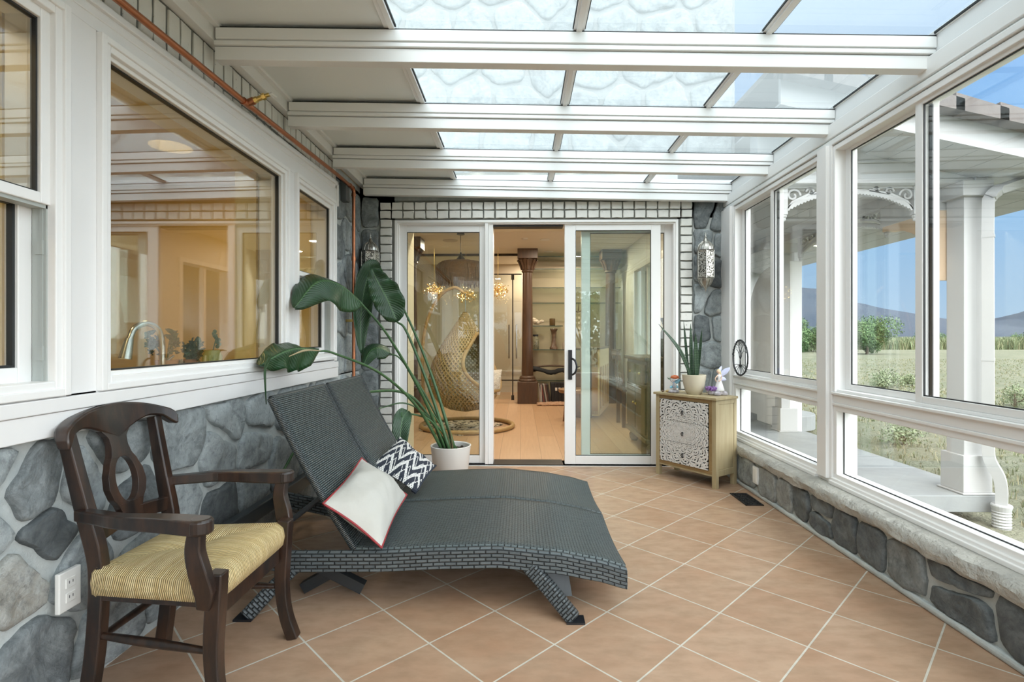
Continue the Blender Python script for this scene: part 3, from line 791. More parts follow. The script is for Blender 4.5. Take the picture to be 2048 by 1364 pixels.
# ---- armchair
t = NT('dark_stained_wood'); p = t.pr(rough=.30); 
n = t.ramp(t.noise(9, 5, .65, t.coord(scale=(2.5,2.5,.6))), [(.40,0),(.75,1)])
t.l(t.mix(n, (.014,.0095,.008), (.060,.028,.016)), p.inputs['Base Color']); p.inputs['Coat Weight'].default_value = .35; p.inputs['Coat Roughness'].default_value = .18
DWOOD = t.m
t = NT('woven_rush'); p = t.pr(rough=.75); sx = t.n('ShaderNodeSeparateXYZ'); t.l(t.coord('UV'), sx.inputs[0])
nz = t.noise(3, 2, .5, t.coord(scale=6)); wob = t.math('MULTIPLY', nz, .009)
ph = t.math('MULTIPLY', t.math('ADD', sx.outputs[0], wob), 2*PI/.0062)
sn = t.math('MULTIPLY_ADD', t.math('SINE', ph), .5, .5)
cell = t.n('ShaderNodeTexWhiteNoise', noise_dimensions='1D'); t.l(t.math('FLOOR', t.math('MULTIPLY', t.math('ADD', sx.outputs[0], wob), 1/.0062)), cell.inputs['W'])
c = t.mix(cell.outputs[0], (.74,.55,.25), (.92,.75,.41))
c = t.mix(t.math('POWER', t.math('SUBTRACT', 1.0, sn), 4.0), c, (.20,.135,.055))
c = t.mix(t.math('MULTIPLY', t.ramp(t.noise(10, 4, .6), [(.45,0),(.75,1)]), .5), c, (.36,.26,.12))
t.l(c, p.inputs['Base Color']); t.bump(p, t.math('ADD', sn, t.math('MULTIPLY', t.noise(160, 2), .5)), .9, .004)
RUSH = t.m
ac = thing('armchair', 'dark wooden armchair with vase back and woven rush seat by the stone wall', 'chair', (-1.05, 1.65, 0))
FX, BX = -.865, -1.225
def bx(z): return BX-.17*max(0, z-.42)-.10*max(0, z-.42)**2
# rush seat
cor = [V((FX+.016,1.432,.385)), V((FX+.016,1.856,.385)), V((BX,1.822,.385)), V((BX,1.472,.385))]
cen = V((-1.045, 1.645, .408)); m = MB()
for e in range(4):
    A, B = cor[e], cor[(e+1) % 4]; d_ = (B-A).normalized(); out = V((d_.y, -d_.x, 0)); out = out if out.dot((A+B)/2-cen) > 0 else -out
    P, U = [], []
    for i in range(25):
        s_ = i/24; E_ = A+(B-A)*s_; row = []; ur = []
        rs = .55+.45*min(1, 8*s_*(1-s_))
        for (o_, z_) in ((-.012,.335),(.010,.345),(.018,.375),(.010,.405),(-.015,.420)):
            row.append(E_+out*o_*rs+V((0,0,z_-.385)))
        for k in range(1, 9):
            q = E_+(cen-E_)*(k/8); z_ = .420+.012*math.sin(PI*k/8)-.010*(k/8)**2; q.z = z_-.014*(1-math.sin(PI*max(.0, min(1, s_))))*(1-k/8)
            if k == 8: q.z = .414
            row.append(q-out*.015*(1-k/8))
        for q in row: ur.append(((q-A).dot(d_)+e*.5, 0))
        P.append(row); U.append(ur)
    m.grid(P, U)
m.build('seat', RUSH, ac, smooth=True)
for y, s_ in ((1.436,-1), (1.852,1)):
    m = MB(); m.sweep(catmull([(FX+.022,y,.428), (FX+.016,y,.33), (FX+.010,y,.20), (FX+.022,y+.003*s_,.09), (FX+.050,y+.006*s_,.0)], 5), (0,1,0), [.021,.021,.019,.018], [.021,.022,.019,.020]); m.build('front_leg', DWOOD, ac, bevel=.004)
    yb = 1.650+s_*.158
    m = MB(); m.sweep(catmull([(BX-.035,yb+.004*s_,.0), (BX-.012,yb,.16), (BX,yb,.34), (BX-.004,yb+.002*s_,.45), (bx(.60)-.003,yb+.010*s_,.60), (bx(.80),yb+.020*s_,.80)], 5), (0,1,0), [.018,.018,.017,.016], [.021,.021,.023,.017]); m.build('back_post', DWOOD, ac, bevel=.004)
    ya = 1.650+s_*.253
    pts = catmull([(bx(.575)-.012,yb+.020*s_,.572), (bx(.575)+.07,yb+.048*s_,.573), (-1.10,yb+.078*s_,.574), (-.98,ya-.010*s_,.572), (-.862,ya,.568)], 5)
    m = MB(); m.sweep(pts, (0,1,0), [.017,.018,.019,.026,.031], [.016,.017,.018,.020,.021]); m.lathe([(.001,.547),(.028,.547),(.032,.555),(.032,.582),(.028,.590),(.001,.590)], (-.868,ya,0), 20); m.build('arm', DWOOD, ac, bevel=.005)
    m = MB(); m.sweep(catmull([(-.878,ya,.555), (-.884,ya-.002*s_,.50), (-.872,ya-.004*s_,.44), (-.862,ya-.012*s_,.385), (-.868,ya-.020*s_,.335)], 6), (0,1,0), [.016,.016,.015,.014], [.019,.022,.026,.026,.018]); m.build('arm_support', DWOOD, ac, bevel=.004)
def spindle(name, a, b, r0=.009, r1=.0135):
    a, b = V(a), V(b); pts = [a+(b-a)*i/10 for i in range(11)]
    MB().tube(pts, [r0+(r1-r0)*math.sin(PI*i/10) for i in range(11)], 10).build(name, DWOOD, ac, smooth=50)
for y, yb in ((1.452,1.492), (1.838,1.808)): spindle('side_stretcher', (FX-.01,y,.195), (BX-.005,yb,.215))
spindle('back_stretcher', (BX-.008,1.492,.20), (BX-.008,1.808,.20), .009, .012)
m = MB(); m.box(FX-.018, FX+.014, 1.47, 1.82, .285, .345); m.build('front_seat_rail', DWOOD, ac, bevel=.003)
m = MB(); m.sweep([(BX,1.49,.345), (FX,1.452,.345)], (0,1,0), .012, .022); m.sweep([(BX,1.81,.345), (FX,1.838,.345)], (0,1,0), .012, .022); m.box(BX-.012, BX+.012, 1.49, 1.81, .325, .365); m.build('seat_frame', DWOOD, ac)
YC = 1.650
def slab(mb, rows, th):
    """rows: (w0, w1, z) strips of the leaning back, thickness th"""
    vs = []; fs = []
    for w0, w1, z in rows:
        x = bx(z)
        for w_, o_ in ((w0,th),(w1,th),(w1,-th),(w0,-th)): vs.append((x+o_+.018*((w_/.2)**2)-.010, YC+w_, z))
    n_ = len(rows)
    for i in range(n_-1):
        for k in range(4): fs.append((i*4+k, i*4+(k+1) % 4, i*4+4+(k+1) % 4, i*4+4+k))
    fs += [(3,2,1,0), tuple((n_-1)*4+k for k in range(4))]
    mb.add(vs, fs)
def splat_w(z):
    P_ = [(.500,.040),(.525,.040),(.55,.050),(.58,.069),(.61,.077),(.645,.073),(.68,.058),(.71,.040),(.735,.034),(.76,.036),(.79,.060)]
    for (a, wa), (b, wb_) in zip(P_, P_[1:]):
        if z <= b: k = (z-a)/(b-a); k = k*k*(3-2*k)*.5+k*.5; return wa+(wb_-wa)*k
    return P_[-1][1]
m = MB()
zz = [.500+.290*i/40 for i in range(41)]
def hole(z): q = ((z-.628)/.072); return .045*math.sqrt(1-q*q) if abs(q) < 1 else 0
lo = [z for z in zz if z <= .556]+[.556]; hi = [.700]+[z for z in zz if z >= .700]
slab(m, [(-splat_w(z), splat_w(z), z) for z in lo], .011); slab(m, [(-splat_w(z), splat_w(z), z) for z in hi], .011)
hz = [.556+.144*(1-math.cos(PI*i/24))/2 for i in range(25)]
for s_ in (-1, 1): slab(m, [(s_*hole(z), s_*splat_w(z), z) for z in hz], .011)
m.build('splat', DWOOD, ac, bevel=.003)
m = MB(); m.sweep(catmull([(bx(.50)-.002,1.49,.50), (bx(.50)-.016,1.65,.512), (bx(.50)-.002,1.812,.50)], 6), (0,0,1), .024, .011); m.build('lower_back_rail', DWOOD, ac, bevel=.004)
vs = []; fs = []; ws = [-.232+.464*i/48 for i in range(49)]
for w_ in ws:
    a_ = abs(w_)/.232; top = .868-.052*a_**2.2
    bot = .800-.045*max(0, 1-a_/.42)**1.2 if a_ < .42 else (.800+.018*math.sin((a_-.42)/.38*PI)*.5 if a_ < .8 else .800-.042*((a_-.8)/.2)**1.0)
    if a_ > .93: k = (a_-.93)/.07; top = top-(top-.79)*k*k*.75; bot = bot+.008*k*k
    th = .0165+.006*a_
    xo = .030*(w_/.2)**2-.012
    for z, o_ in ((bot,th*.8), (top,th), (top,-th), (bot,-th*.8)): vs.append((bx(min(z,.84))+xo+o_, YC+w_+.004, z))
for i in range(48):
    for k in range(4): fs.append((i*4+k, i*4+(k+1) % 4, i*4+4+(k+1) % 4, i*4+4+k))
fs += [(3,2,1,0), tuple(48*4+k for k in range(4))]
m = MB().add(vs, fs); m.build('crest_rail', DWOOD, ac, bevel=.006, smooth=50)

# ---- bird of paradise in a white planter
t = NT('broad_leaf'); p = t.pr(rough=.36); sx = t.n('ShaderNodeSeparateXYZ'); t.l(t.coord('UV'), sx.inputs[0])
um = t.math('ABSOLUTE', t.math('SUBTRACT', sx.outputs[0], .5))
vein = t.math('SINE', t.math('MULTIPLY', t.math('ADD', sx.outputs[1], t.math('MULTIPLY', um, .18)), 330.0))
n = t.ramp(t.noise(6, 4), [(.35,0),(.7,1)])
c = t.mix(n, (.010,.036,.013), (.024,.075,.026))
c = t.mix(t.math('MULTIPLY', t.math('MULTIPLY_ADD', vein, .5, .5), .22), c, (.032,.095,.034))
c = t.mix(t.math('LESS_THAN', um, .022), c, (.07,.15,.055))
t.l(c, p.inputs['Base Color']); t.bump(p, vein, .25, .004); p.inputs['Transmission Weight'].default_value = 0
LEAF = t.m
STEM = M('green_stem', (.035,.095,.032), .4, col2=(.065,.14,.055), nscale=12)
SOIL = M('dark_soil', (.030,.022,.016), .95, col2=(.07,.055,.04), nscale=40, bump=.8, bscale=60, bdist=.01)
DRYTIP = M('dry_leaf_edge', (.42,.33,.20), .7)
def leaf(mb, pts, width, normal, fold=.25, curl=0, wprof=None, n=26, rip=0):
    c = catmull(pts, 8); N0 = V(normal).normalized(); P, U = [], []; m_ = len(c)
    for i, p_ in enumerate(c):
        k = i/(m_-1); T = (c[min(i+1, m_-1)]-c[max(i-1, 0)]).normalized()
        Nn = (N0-T*N0.dot(T)).normalized(); Sd = T.cross(Nn)
        w_ = width*((math.sin(PI*min(1, k**.72*.985+.012)))**.62 if not wprof else wprof(k))
        row = []; ur = []
        for j in range(11):
            s_ = (j-5)/5; r_ = abs(s_)
            und = math.sin(k*23+s_*2)*.014*r_*rip+noise.noise(V((k*5, s_*2, width*40)))*.018*r_
            row.append(p_+Sd*(s_*w_)*(1-.12*fold*r_)+Nn*(fold*w_*r_-curl*w_*r_*r_+und)); ur.append((j/10, k*(c[0]-c[-1]).length))
        P.append(row); U.append(ur)
    mb.grid(P, U)
bp = thing('bird_of_paradise_plant', 'tall bird of paradise plant with broad leaves in a white planter', 'plant', (-.535, 3.98, 0))
PX, PY = -.535, 3.98
m = MB(); m.lathe([(.001,0),(.118,0),(.128,.012),(.152,.245),(.156,.255),(.150,.258),(.142,.252),(.138,.215),(.001,.215)], (PX,PY,0), 40)
m.build('planter', M('white_ceramic', (.74,.73,.70), .38), bp, smooth=40)
m = MB(); m.lathe([(.139,.218),(.08,.226),(.001,.228)], (PX,PY,0), 28)
for _ in range(60):
    a_ = rnd.uniform(0, 2*PI); r_ = rnd.uniform(.01,.125); m.ball((PX+r_*math.cos(a_), PY+r_*math.sin(a_), .226), rnd.uniform(.006,.013), 6)
m.build('soil', SOIL, bp)
base = [V((PX+dx, PY+dy, .22)) for dx, dy in ((-.03,-.03),(.0,-.05),(.03,.0),(.05,.02),(-.05,.0),(.01,.03),(-.02,.04),(-.06,-.02))]
def stem(pts, r0=.011, r1=.006):
    c = catmull(pts, 8); r0 *= 1.3; MB().tube(c, [r0+(r1-r0)*i/(len(c)-1) for i in range(len(c))], 8).build('stem', STEM, bp, smooth=True); return c
def lf(*a, **k):
    m = MB(); leaf(m, *a, **k); return m.build('leaf', LEAF, bp, smooth=True, solid=.0015)
# leaf reaching over the small window
stem([base[4], (-.70,3.80,.62), (-.90,3.55,1.08), (-1.045,3.36,1.315)])
lf([(-1.03,3.38,1.30), (-1.12,3.24,1.405), (-1.20,3.06,1.41), (-1.262,2.88,1.245)], .135, (.55,-.55,.75), fold=-.35, curl=.25)
# low leaf lying across the sill
stem([base[7], (-.74,3.72,.58), (-.92,3.42,.84), (-1.10,3.06,.985), (-1.152,2.95,1.003)], .010, .005)
lf([(-1.150,2.955,1.003), (-1.19,2.80,1.022), (-1.22,2.66,1.005), (-1.262,2.50,.945)], .085, (.75,-.25,.55), fold=-.9, curl=.1, rip=1)
m = MB(); m.sweep(catmull([(-1.225,2.52,.985), (-1.225,2.475,.93), (-1.222,2.47,.85), (-1.218,2.472,.76)], 5), (0,1,0), [.014,.010,.003], .001); m.build('torn_leaf_strip', LEAF, bp)
m = MB(); m.tube(catmull([(-1.10,2.84,1.008), (-1.135,2.72,1.012), (-1.165,2.60,.985)], 5), [.002,.006,.002], 6); m.build('dry_edge', DRYTIP, bp)
# tall upright leaf in front of the lantern
stem([base[1], (-.70,3.93,.72), (-.86,3.92,1.12), (-.935,3.92,1.20)], .011, .007)
lf([(-.935,3.92,1.20), (-1.00,3.90,1.36), (-1.06,3.88,1.48), (-1.115,3.86,1.60)], .120, (.35,-.9,.2), fold=.28, rip=1.4)
stem([base[2], (-.69,4.0,.80), (-.90,4.04,1.28), (-1.10,4.06,1.625)], .011, .006)
lf([(-1.095,4.06,1.62), (-1.16,4.03,1.60), (-1.205,4.0,1.46), (-1.215,3.93,1.20), (-1.20,3.90,.96)], .090, (.5,-.8,.1), fold=.35, rip=.6)
# small hanging leaves
stem([base[5], (-.74,4.06,.62), (-.93,4.06,.90), (-1.02,4.05,.955)], .008, .005)
lf([(-1.02,4.05,.955), (-1.10,4.02,1.0), (-1.16,3.98,.97), (-1.20,3.95,.86)], .085, (.2,-.7,.7), fold=-.3, curl=.2)
stem([base[0], (-.66,3.84,.46), (-.83,3.70,.54), (-.84,3.66,.52)], .007, .005)
lf([(-.81,3.72,.555), (-.835,3.66,.50), (-.84,3.62,.36), (-.825,3.62,.24)], .064, (.25,-.95,.1), fold=.2)
# stalk drooping behind the raised backrests
stem([base[6], (-.80,3.90,.62), (-1.02,3.66,.70), (-1.20,3.2,.66), (-1.25,2.95,.50), (-1.29,2.78,.34)], .009, .007)
stem([base[3], (-.70,3.86,.50), (-.84,3.78,.60), (-.98,3.72,.58), (-1.10,3.62,.54)], .006, .003)
stem([base[5], (-.58,3.95,.36), (-.64,3.90,.48), (-.72,3.86,.60)], .008, .003)
m = MB()
for _ in range(9):
    a_ = rnd.uniform(0, 2*PI); m.sweep(catmull([(PX+.03*math.cos(a_)-.01, PY+.04*math.sin(a_), .21), (PX+.045*math.cos(a_)-.03, PY+.05*math.sin(a_), .29), (PX+.05*math.cos(a_)-.06, PY+.05*math.sin(a_), rnd.uniform(.33,.42))], 4), (0,1,0), [.014,.012,.003], [.004,.003,.001])
m.build('leaf_sheath', M('brown_green_sheath', (.10,.13,.05), .6, col2=(.16,.10,.05), nscale=14), bp)

# ---- small things fixed to the walls and the floor
def outlet(name, label, to3, w_, h_, cat='outlet', plain=False):
    o = thing(name, label, cat, to3(0, 0, 0))
    m = MB(); vs = [to3(x, z, d_) for d_ in (-.008,.007) for x, z in ((-w_/2,-h_/2),(w_/2,-h_/2),(w_/2,h_/2),(-w_/2,h_/2))]
    m.add(vs, [(0,1,2,3),(4,5,6,7),(0,1,5,4),(1,2,6,5),(2,3,7,6),(3,0,4,7)]); m.build('cover_plate', PLASTIC, o, bevel=.003)
    if plain:
        vs = [to3(x*.7, z*.78, d_) for d_ in (.005,.009) for x, z in ((-w_/2,-h_/2),(w_/2,-h_/2),(w_/2,h_/2),(-w_/2,h_/2))]
        MB().add(vs, [(0,1,2,3),(4,5,6,7),(0,1,5,4),(1,2,6,5),(2,3,7,6),(3,0,4,7)]).build('insert', PLASTIC, o, bevel=.001)
        return o
    for s_ in (-1, 1):
        vs = [to3(x, z+s_*.021, d_) for d_ in (.005,.009) for x, z in ((-.016,-.014),(.016,-.014),(.016,.014),(-.016,.014))]
        r_ = MB().add(vs, [(0,1,2,3),(4,5,6,7),(0,1,5,4),(1,2,6,5),(2,3,7,6),(3,0,4,7)]).build('socket', PLASTIC, o, bevel=.001)
        m = MB()
        for a_ in (-.006,.006):
            vs = [to3(x+a_, z+s_*.021+.002, d_) for d_ in (.0085,.0093) for x, z in ((-.001,-.004),(.001,-.004),(.001,.004),(-.001,.004))]
            m.add(vs, [(4,5,6,7),(0,1,5,4),(1,2,6,5),(2,3,7,6),(3,0,4,7)])
        m.build('slots', BLACK, r_)
    return o
outlet('wall_outlet', 'white electrical outlet on the stone wall behind the armchair', lambda a_, b_, d_: V((-1.325+d_, 1.502+a_, .343+b_)), .074, .116)
outlet('wall_outlet', 'white blank cover plate low on the stone wall beside the carved chest', lambda a_, b_, d_: V((1.598-d_, 3.56-a_, .145+b_)), .07, .114, 'cover plate', True)
vt = thing('floor_vent', 'black scrollwork floor vent set in the tiles near the low stone wall', 'vent', (1.505, 3.49, 0))
m = MB(); m.box(1.446, 1.563, 3.363, 3.620, -.004, .0015); m.build('duct_shade', M('vent_shadow', (.006,.007,.007), .8), vt)  # black sheet under the grille, coloured as the shade inside the duct
m = MB()
m.box(1.446,1.456,3.363,3.62,0,.005); m.box(1.553,1.563,3.363,3.62,0,.005); m.box(1.446,1.563,3.363,3.373,0,.005); m.box(1.446,1.563,3.61,3.62,0,.005)
for i in range(6):
    for j in range(3):
        cx, cy_ = 1.4725+j*.032, 3.392+i*.0395
        m.tube([(cx+.013*math.cos(a_*.7)*(1-a_/14), cy_+.016*math.sin(a_*.7)*(1-a_/14), .003) for a_ in range(11)], .0022, 5)
m.build('grille', BLACK, vt)
# ================================================================= CARVED CHEST AND WHAT STANDS ON IT
t = NT('pale_pine'); p = t.pr(rough=.5)
n = t.ramp(t.noise(6, 5, .6, t.coord(scale=(4,4,.5))), [(.35,0),(.7,1)])
t.l(t.mix(n, (.42,.35,.21), (.34,.27,.15)), p.inputs['Base Color']); PINE = t.m
t = NT('honey_pine'); p = t.pr(rough=.45)
n = t.ramp(t.noise(6, 5, .6, t.coord(scale=(1,4,4))), [(.35,0),(.7,1)])
t.l(t.mix(n, (.30,.20,.085), (.22,.14,.055)), p.inputs['Base Color']); HONEY = t.m
CARVE = M('carved_white_wood', (.80,.79,.77), .55, col2=(.72,.71,.69), nscale=30)
CBACK = M('fretwork_backing', (.020,.017,.014), .8)
RZ = math.radians(-54.4)
cs = thing('chest_of_drawers', 'small pine chest of three drawers with white carved mandala fronts', 'chest of drawers', (1.335, 4.005, 0), RZ)
cm = MW[cs.name]
W3 = lambda x, y, z: cm @ V((x, y, z))
class LB(MB):
    def lbox(s, x0, x1, y0, y1, z0, z1):
        vs = [W3(x, y, z) for x in (x0, x1) for y in (y0, y1) for z in (z0, z1)]
        return s.add(vs, [(0,1,3,2),(4,6,7,5),(0,4,5,1),(2,3,7,6),(0,2,6,4),(1,5,7,3)])
hw, hd = .268, .128
LB().lbox(-hw-.014, hw+.012, -hd-.016, hd, .632, .650).build('top', PINE, cs, bevel=.003)
LB().lbox(hw-.016, hw-.004, -hd+.03, hd-.03, .13, .60).build('side_panel', PINE, cs, bevel=.002); LB().lbox(-hw+.004, -hw+.016, -hd+.03, hd-.03, .13, .60).build('side_panel', PINE, cs, bevel=.002)
m = LB()
for s_ in (-1, 1):
    x0, x1 = (hw-.022, hw) if s_ > 0 else (-hw, -hw+.022)
    m.lbox(x0, x1, -hd+.034, hd-.034, .60, .632); m.lbox(x0, x1, -hd+.034, hd-.034, .085, .13)
m.lbox(-hw+.034, hw-.034, hd-.012, hd, .085, .632)
m.build('side_rail', PINE, cs, bevel=.002)
m = LB(); m.lbox(-hw+.032, hw-.032, -hd, -hd+.02, .604, .632); m.lbox(-hw+.032, hw-.032, -hd, -hd+.02, .098, .122); m.lbox(-hw+.032, -hw+.045, -hd+.002, -hd+.02, .12, .61); m.lbox(hw-.060, hw-.032, -hd+.002, -hd+.02, .12, .61)
m.build('front_frame', HONEY, cs, bevel=.002)
LB().lbox(-hw+.03, hw-.03, -hd+.004, -hd+.018, .084, .099).build('apron', PINE, cs)
for sx_ in (-1, 1):
    for sy_ in (-1, 1):
        x0, x1 = (hw-.034, hw) if sx_ > 0 else (-hw, -hw+.034); y0, y1 = (hd-.034, hd) if sy_ > 0 else (-hd, -hd+.034)
        LB().lbox(x0, x1, y0, y1, 0, .632).build('leg', PINE, cs, bevel=.002)
dx0, dx1 = -hw+.046, hw-.062; dxc = (dx0+dx1)/2; zc = .362
def fret(mb, z0, z1):
    yb, yf = -hd-.001, -hd-.0085
    def strip(pts, wd):
        """flat raised ribbon along pts, cut where it leaves this drawer"""
        for (a, na), (b, nb) in zip(pts, pts[1:]):
            q = [(a[0]-na[0]*wd, a[1]-na[1]*wd), (a[0]+na[0]*wd, a[1]+na[1]*wd), (b[0]+nb[0]*wd, b[1]+nb[1]*wd), (b[0]-nb[0]*wd, b[1]-nb[1]*wd)]
            for nx, ny, d_ in ((-1,0,-dx0),(1,0,dx1),(0,-1,-z0),(0,1,z1)):
                q = clip(q, nx, ny, d_)
                if len(q) < 3: break
            if len(q) < 3: continue
            n_ = len(q); vs = [W3(x, yf, z) for x, z in q]+[W3(x, yb, z) for x, z in q]
            mb.add(vs, [tuple(range(n_))]+[(i, (i+1) % n_, n_+(i+1) % n_, n_+i) for i in range(n_)])
    r_ = .016; k = 0
    ring = [((dxc+.013*math.cos(a_), zc+.013*math.sin(a_)), (math.cos(a_), math.sin(a_))) for a_ in [2*PI*i/20 for i in range(21)]]
    strip(ring, .006)
    while r_ < .36:
        s_ = .008+.045*min(1, r_/.20); n_ = max(8, round(2*PI*(r_)/(s_*1.55))); R_ = s_*.95
        for i in range(n_):
            th = 2*PI*(i+.5*(k % 2))/n_; cx, cz = dxc+r_*math.cos(th), zc+r_*math.sin(th)
            if not (dx0-R_*1.3 < cx < dx1+R_*1.3 and z0-R_*1.3 < cz < z1+R_*1.3): continue
            for rr, wd, half in ((R_, .0016+.085*R_, 1.75), (R_*.58, .0008+.085*R_, 1.6)):
                if rr < .004: continue
                pts = []
                for j in range(11):
                    b = th-half+2*half*j/10; pts.append(((cx+rr*math.cos(b), cz+rr*math.sin(b)), (math.cos(b), math.sin(b))))
                strip(pts, wd)
            u_ = (math.cos(th), math.sin(th)); nn = (-u_[1], u_[0])
            strip([((cx+u_[0]*R_*q, cz+u_[1]*R_*q), nn) for q in (-.15,.25)], R_*.16)
            strip([((cx+(u_[0]*.62+nn[0]*.5)*R_*q, cz+(u_[1]*.62+nn[1]*.5)*R_*q), nn) for q in (.2,.85)], R_*.07)
            strip([((cx+(u_[0]*.62-nn[0]*.5)*R_*q, cz+(u_[1]*.62-nn[1]*.5)*R_*q), nn) for q in (.2,.85)], R_*.07)
        r_ += s_*.80; k += 1
for i in range(3):
    z0 = .124+i*.1605; z1 = z0+.1575
    d_ = LB().lbox(dx0, dx1, -hd+.001, -hd+.015, z0, z1).build('drawer', CBACK, cs)
    m = MB(); fret(m, z0, z1); m.build('fretwork', CARVE, d_)
    zc_ = (z0+z1)/2; m = MB(); m.tube([W3(dxc+.011*math.cos(a_), -hd-.017-.004*math.cos(a_), zc_-.010+.012*math.sin(a_)) for a_ in [2*PI*j/16 for j in range(16)]], .0028, 6, closed=True)
    m.tube([W3(dxc, -hd-.004, zc_+.003), W3(dxc, -hd-.020, zc_+.003)], .0045, 8)
    m.build('ring_pull', BLACK, d_, smooth=True)

# snake plant
sn = thing('snake_plant', 'small snake plant with upright banded leaves in a beige pot on the carved chest', 'plant', (1.322, 3.985, .6505))
m = MB(); m.lathe([(.001,0),(.050,0),(.054,.004),(.064,.022),(.0655,.024),(.078,.070),(.086,.120),(.088,.146),(.084,.148),(.080,.144),(.078,.125),(.001,.125)], (1.322,3.985,.6505), 36)
m.build('pot', M('beige_ceramic', (.60,.55,.43), .45), sn, smooth=40)
m = MB(); m.lathe([(.078,.126),(.001,.130)], (1.322,3.985,.6505), 20); m.build('soil', SOIL, sn)
t = NT('banded_leaf'); p = t.pr(rough=.4); sx = t.n('ShaderNodeSeparateXYZ'); t.l(t.coord('UV'), sx.inputs[0])
wv = t.math('ADD', t.math('MULTIPLY', t.math('SINE', t.math('MULTIPLY', sx.outputs[1], 330.0)), .55), t.math('MULTIPLY_ADD', t.noise(70, 4, .7, t.coord(scale=(1,1,2.2))), 5.0, -2.5))
f = t.ramp(wv, [(.25,0),(.8,1)])
t.l(t.mix(f, (.018,.048,.022), (.060,.110,.052)), p.inputs['Base Color']); SNK = t.m
def blade(x, y, tip, wd, n_=(0,-1,0), mid=None):
    a_ = V((x, y, .775)); b = V(tip); md = V(mid) if mid else (a_+b)/2
    c_ = catmull([a_, md, b], 10); m = MB(); P, U = [], []; L = (b-a_).length; N_ = V(n_)
    for i, q in enumerate(c_):
        k = i/(len(c_)-1); T = (c_[min(i+1, len(c_)-1)]-c_[max(i-1, 0)]).normalized(); Sd = T.cross(N_).normalized(); w_ = wd*(.75+.6*k-1.35*k**3.2) if k < .999 else .0006
        w_ = max(w_, .0006); row = []
        for j in (-1,-.5,0,.5,1): row.append(q+Sd*(w_*j)+N_*(-.25*w_*(1-j*j)))
        P.append(row); U.append([(j/4, k*L) for j in range(5)])
    m.grid(P, U); return m.build('leaf', SNK, sn, smooth=True, solid=.003)
blade(1.300,3.975,(1.032,3.90,1.180), .0155, (-.2,-.8,.6), (1.20,3.95,.99))
blade(1.285,3.995,(1.255,4.02,1.205), .011)
blade(1.305,3.99,(1.292,3.97,1.185), .016, (.2,-1,0))
blade(1.335,3.965,(1.315,3.93,1.120), .020, (.1,-1,0))
blade(1.345,3.985,(1.378,3.97,1.150), .013, (-.5,-1,0))
blade(1.328,4.005,(1.305,4.01,1.09), .011, (.6,-1,0))
blade(1.350,4.0,(1.372,4.01,1.01), .011, (.3,-1,0))

# figurines
SKIN = M('figurine_skin', (.72,.50,.38), .5); ROCK = M('figurine_rock', (.24,.22,.25), .6, col2=(.55,.52,.55), nscale=40, bump=.5, bscale=90)
def wing(mb, root, tip, w_, nrm):
    root, tip = V(root), V(tip); d_ = (tip-root); sd = d_.cross(V(nrm)).normalized(); P = []
    for i in range(11):
        k = i/10; ww = w_*math.sin(PI*min(1, k*.93+.05))**.7; P.append([root+d_*k+sd*ww*j+V(nrm)*(-.004*abs(j)) for j in (-1,-.5,0,.5,1)])
    mb.grid(P)
fa = thing('fairy_figurine', 'fairy figurine in a white gown with lilac wings sitting on purple rocks', 'figurine', (1.475, 3.90, .6505))
m = MB(); fx, fy, fz = 1.475, 3.90, .6505
for dx, dy, dz, r_ in ((0,0,.02,.036),(-.045,.01,.022,.034),(.04,-.01,.014,.026),(-.02,-.03,.014,.026),(.02,.025,.03,.034),(-.065,.02,.03,.024)): m.ball((fx+dx, fy+dy, fz+dz-.002), r_, 10, (1,1,.8))
m.build('rock_base', ROCK, fa, smooth=35)
m = MB()
for i in range(26): m.lathe([(.008,0),(.009,.016),(.0005,.026)], (fx-.07+rnd.uniform(-.02,.045), fy+rnd.uniform(-.03,.03), fz+.035+rnd.uniform(0,.012)), 5, Matrix.Rotation(rnd.uniform(-.6,.6), 3, 'Y'))
m.build('purple_crystals', M('purple_crystal', (.20,.09,.30), .25), fa)
m = MB(); m.lathe([(.034,.028),(.036,.04),(.026,.075),(.016,.105),(.011,.120),(.016,.137),(.013,.152),(.001,.156)], (fx+.006,fy,fz), 16); m.build('gown', M('figurine_white', (.80,.80,.82), .4), fa, smooth=True)
m = MB(); m.ball((fx-.002,fy,fz+.176), .0125, 12); m.tube([(fx+.004,fy,fz+.148),(fx,fy,fz+.168)], .005, 6); m.tube(catmull([(fx-.008,fy-.006,fz+.148),(fx-.028,fy-.012,fz+.125),(fx-.020,fy-.016,fz+.100)], 4), .004, 6); m.tube(catmull([(fx+.016,fy-.008,fz+.148),(fx+.014,fy-.022,fz+.122),(fx-.008,fy-.022,fz+.104)], 4), .004, 6); m.build('body', SKIN, fa, smooth=True)
m = MB(); m.ball((fx+.002,fy+.004,fz+.180), .0145, 10); m.tube(catmull([(fx+.008,fy+.006,fz+.18),(fx+.016,fy+.008,fz+.155),(fx+.014,fy+.008,fz+.13)], 4), [.010,.008,.002], 7); m.build('hair', M('blond_hair', (.62,.53,.30), .6), fa, smooth=True)
m = MB(); wing(m, (fx+.010,fy+.008,fz+.14), (fx+.085,fy+.0,fz+.205), .020, (.0,-1,.2)); wing(m, (fx+.010,fy+.010,fz+.13), (fx+.060,fy+.005,fz+.115), .017, (.0,-1,.2)); wing(m, (fx+.004,fy+.012,fz+.15), (fx+.036,fy+.03,fz+.215), .014, (.3,-1,.2))
m.build('wings', M('lilac_wing', (.55,.58,.78), .3), fa, smooth=True, solid=.0015)
fb = thing('fairy_figurine', 'small fairy figurine with orange mushroom cap and blue wings left of the beige pot', 'figurine', (1.190, 4.065, .6505))
m = MB(); fx, fy, fz = 1.190, 4.065, .6505
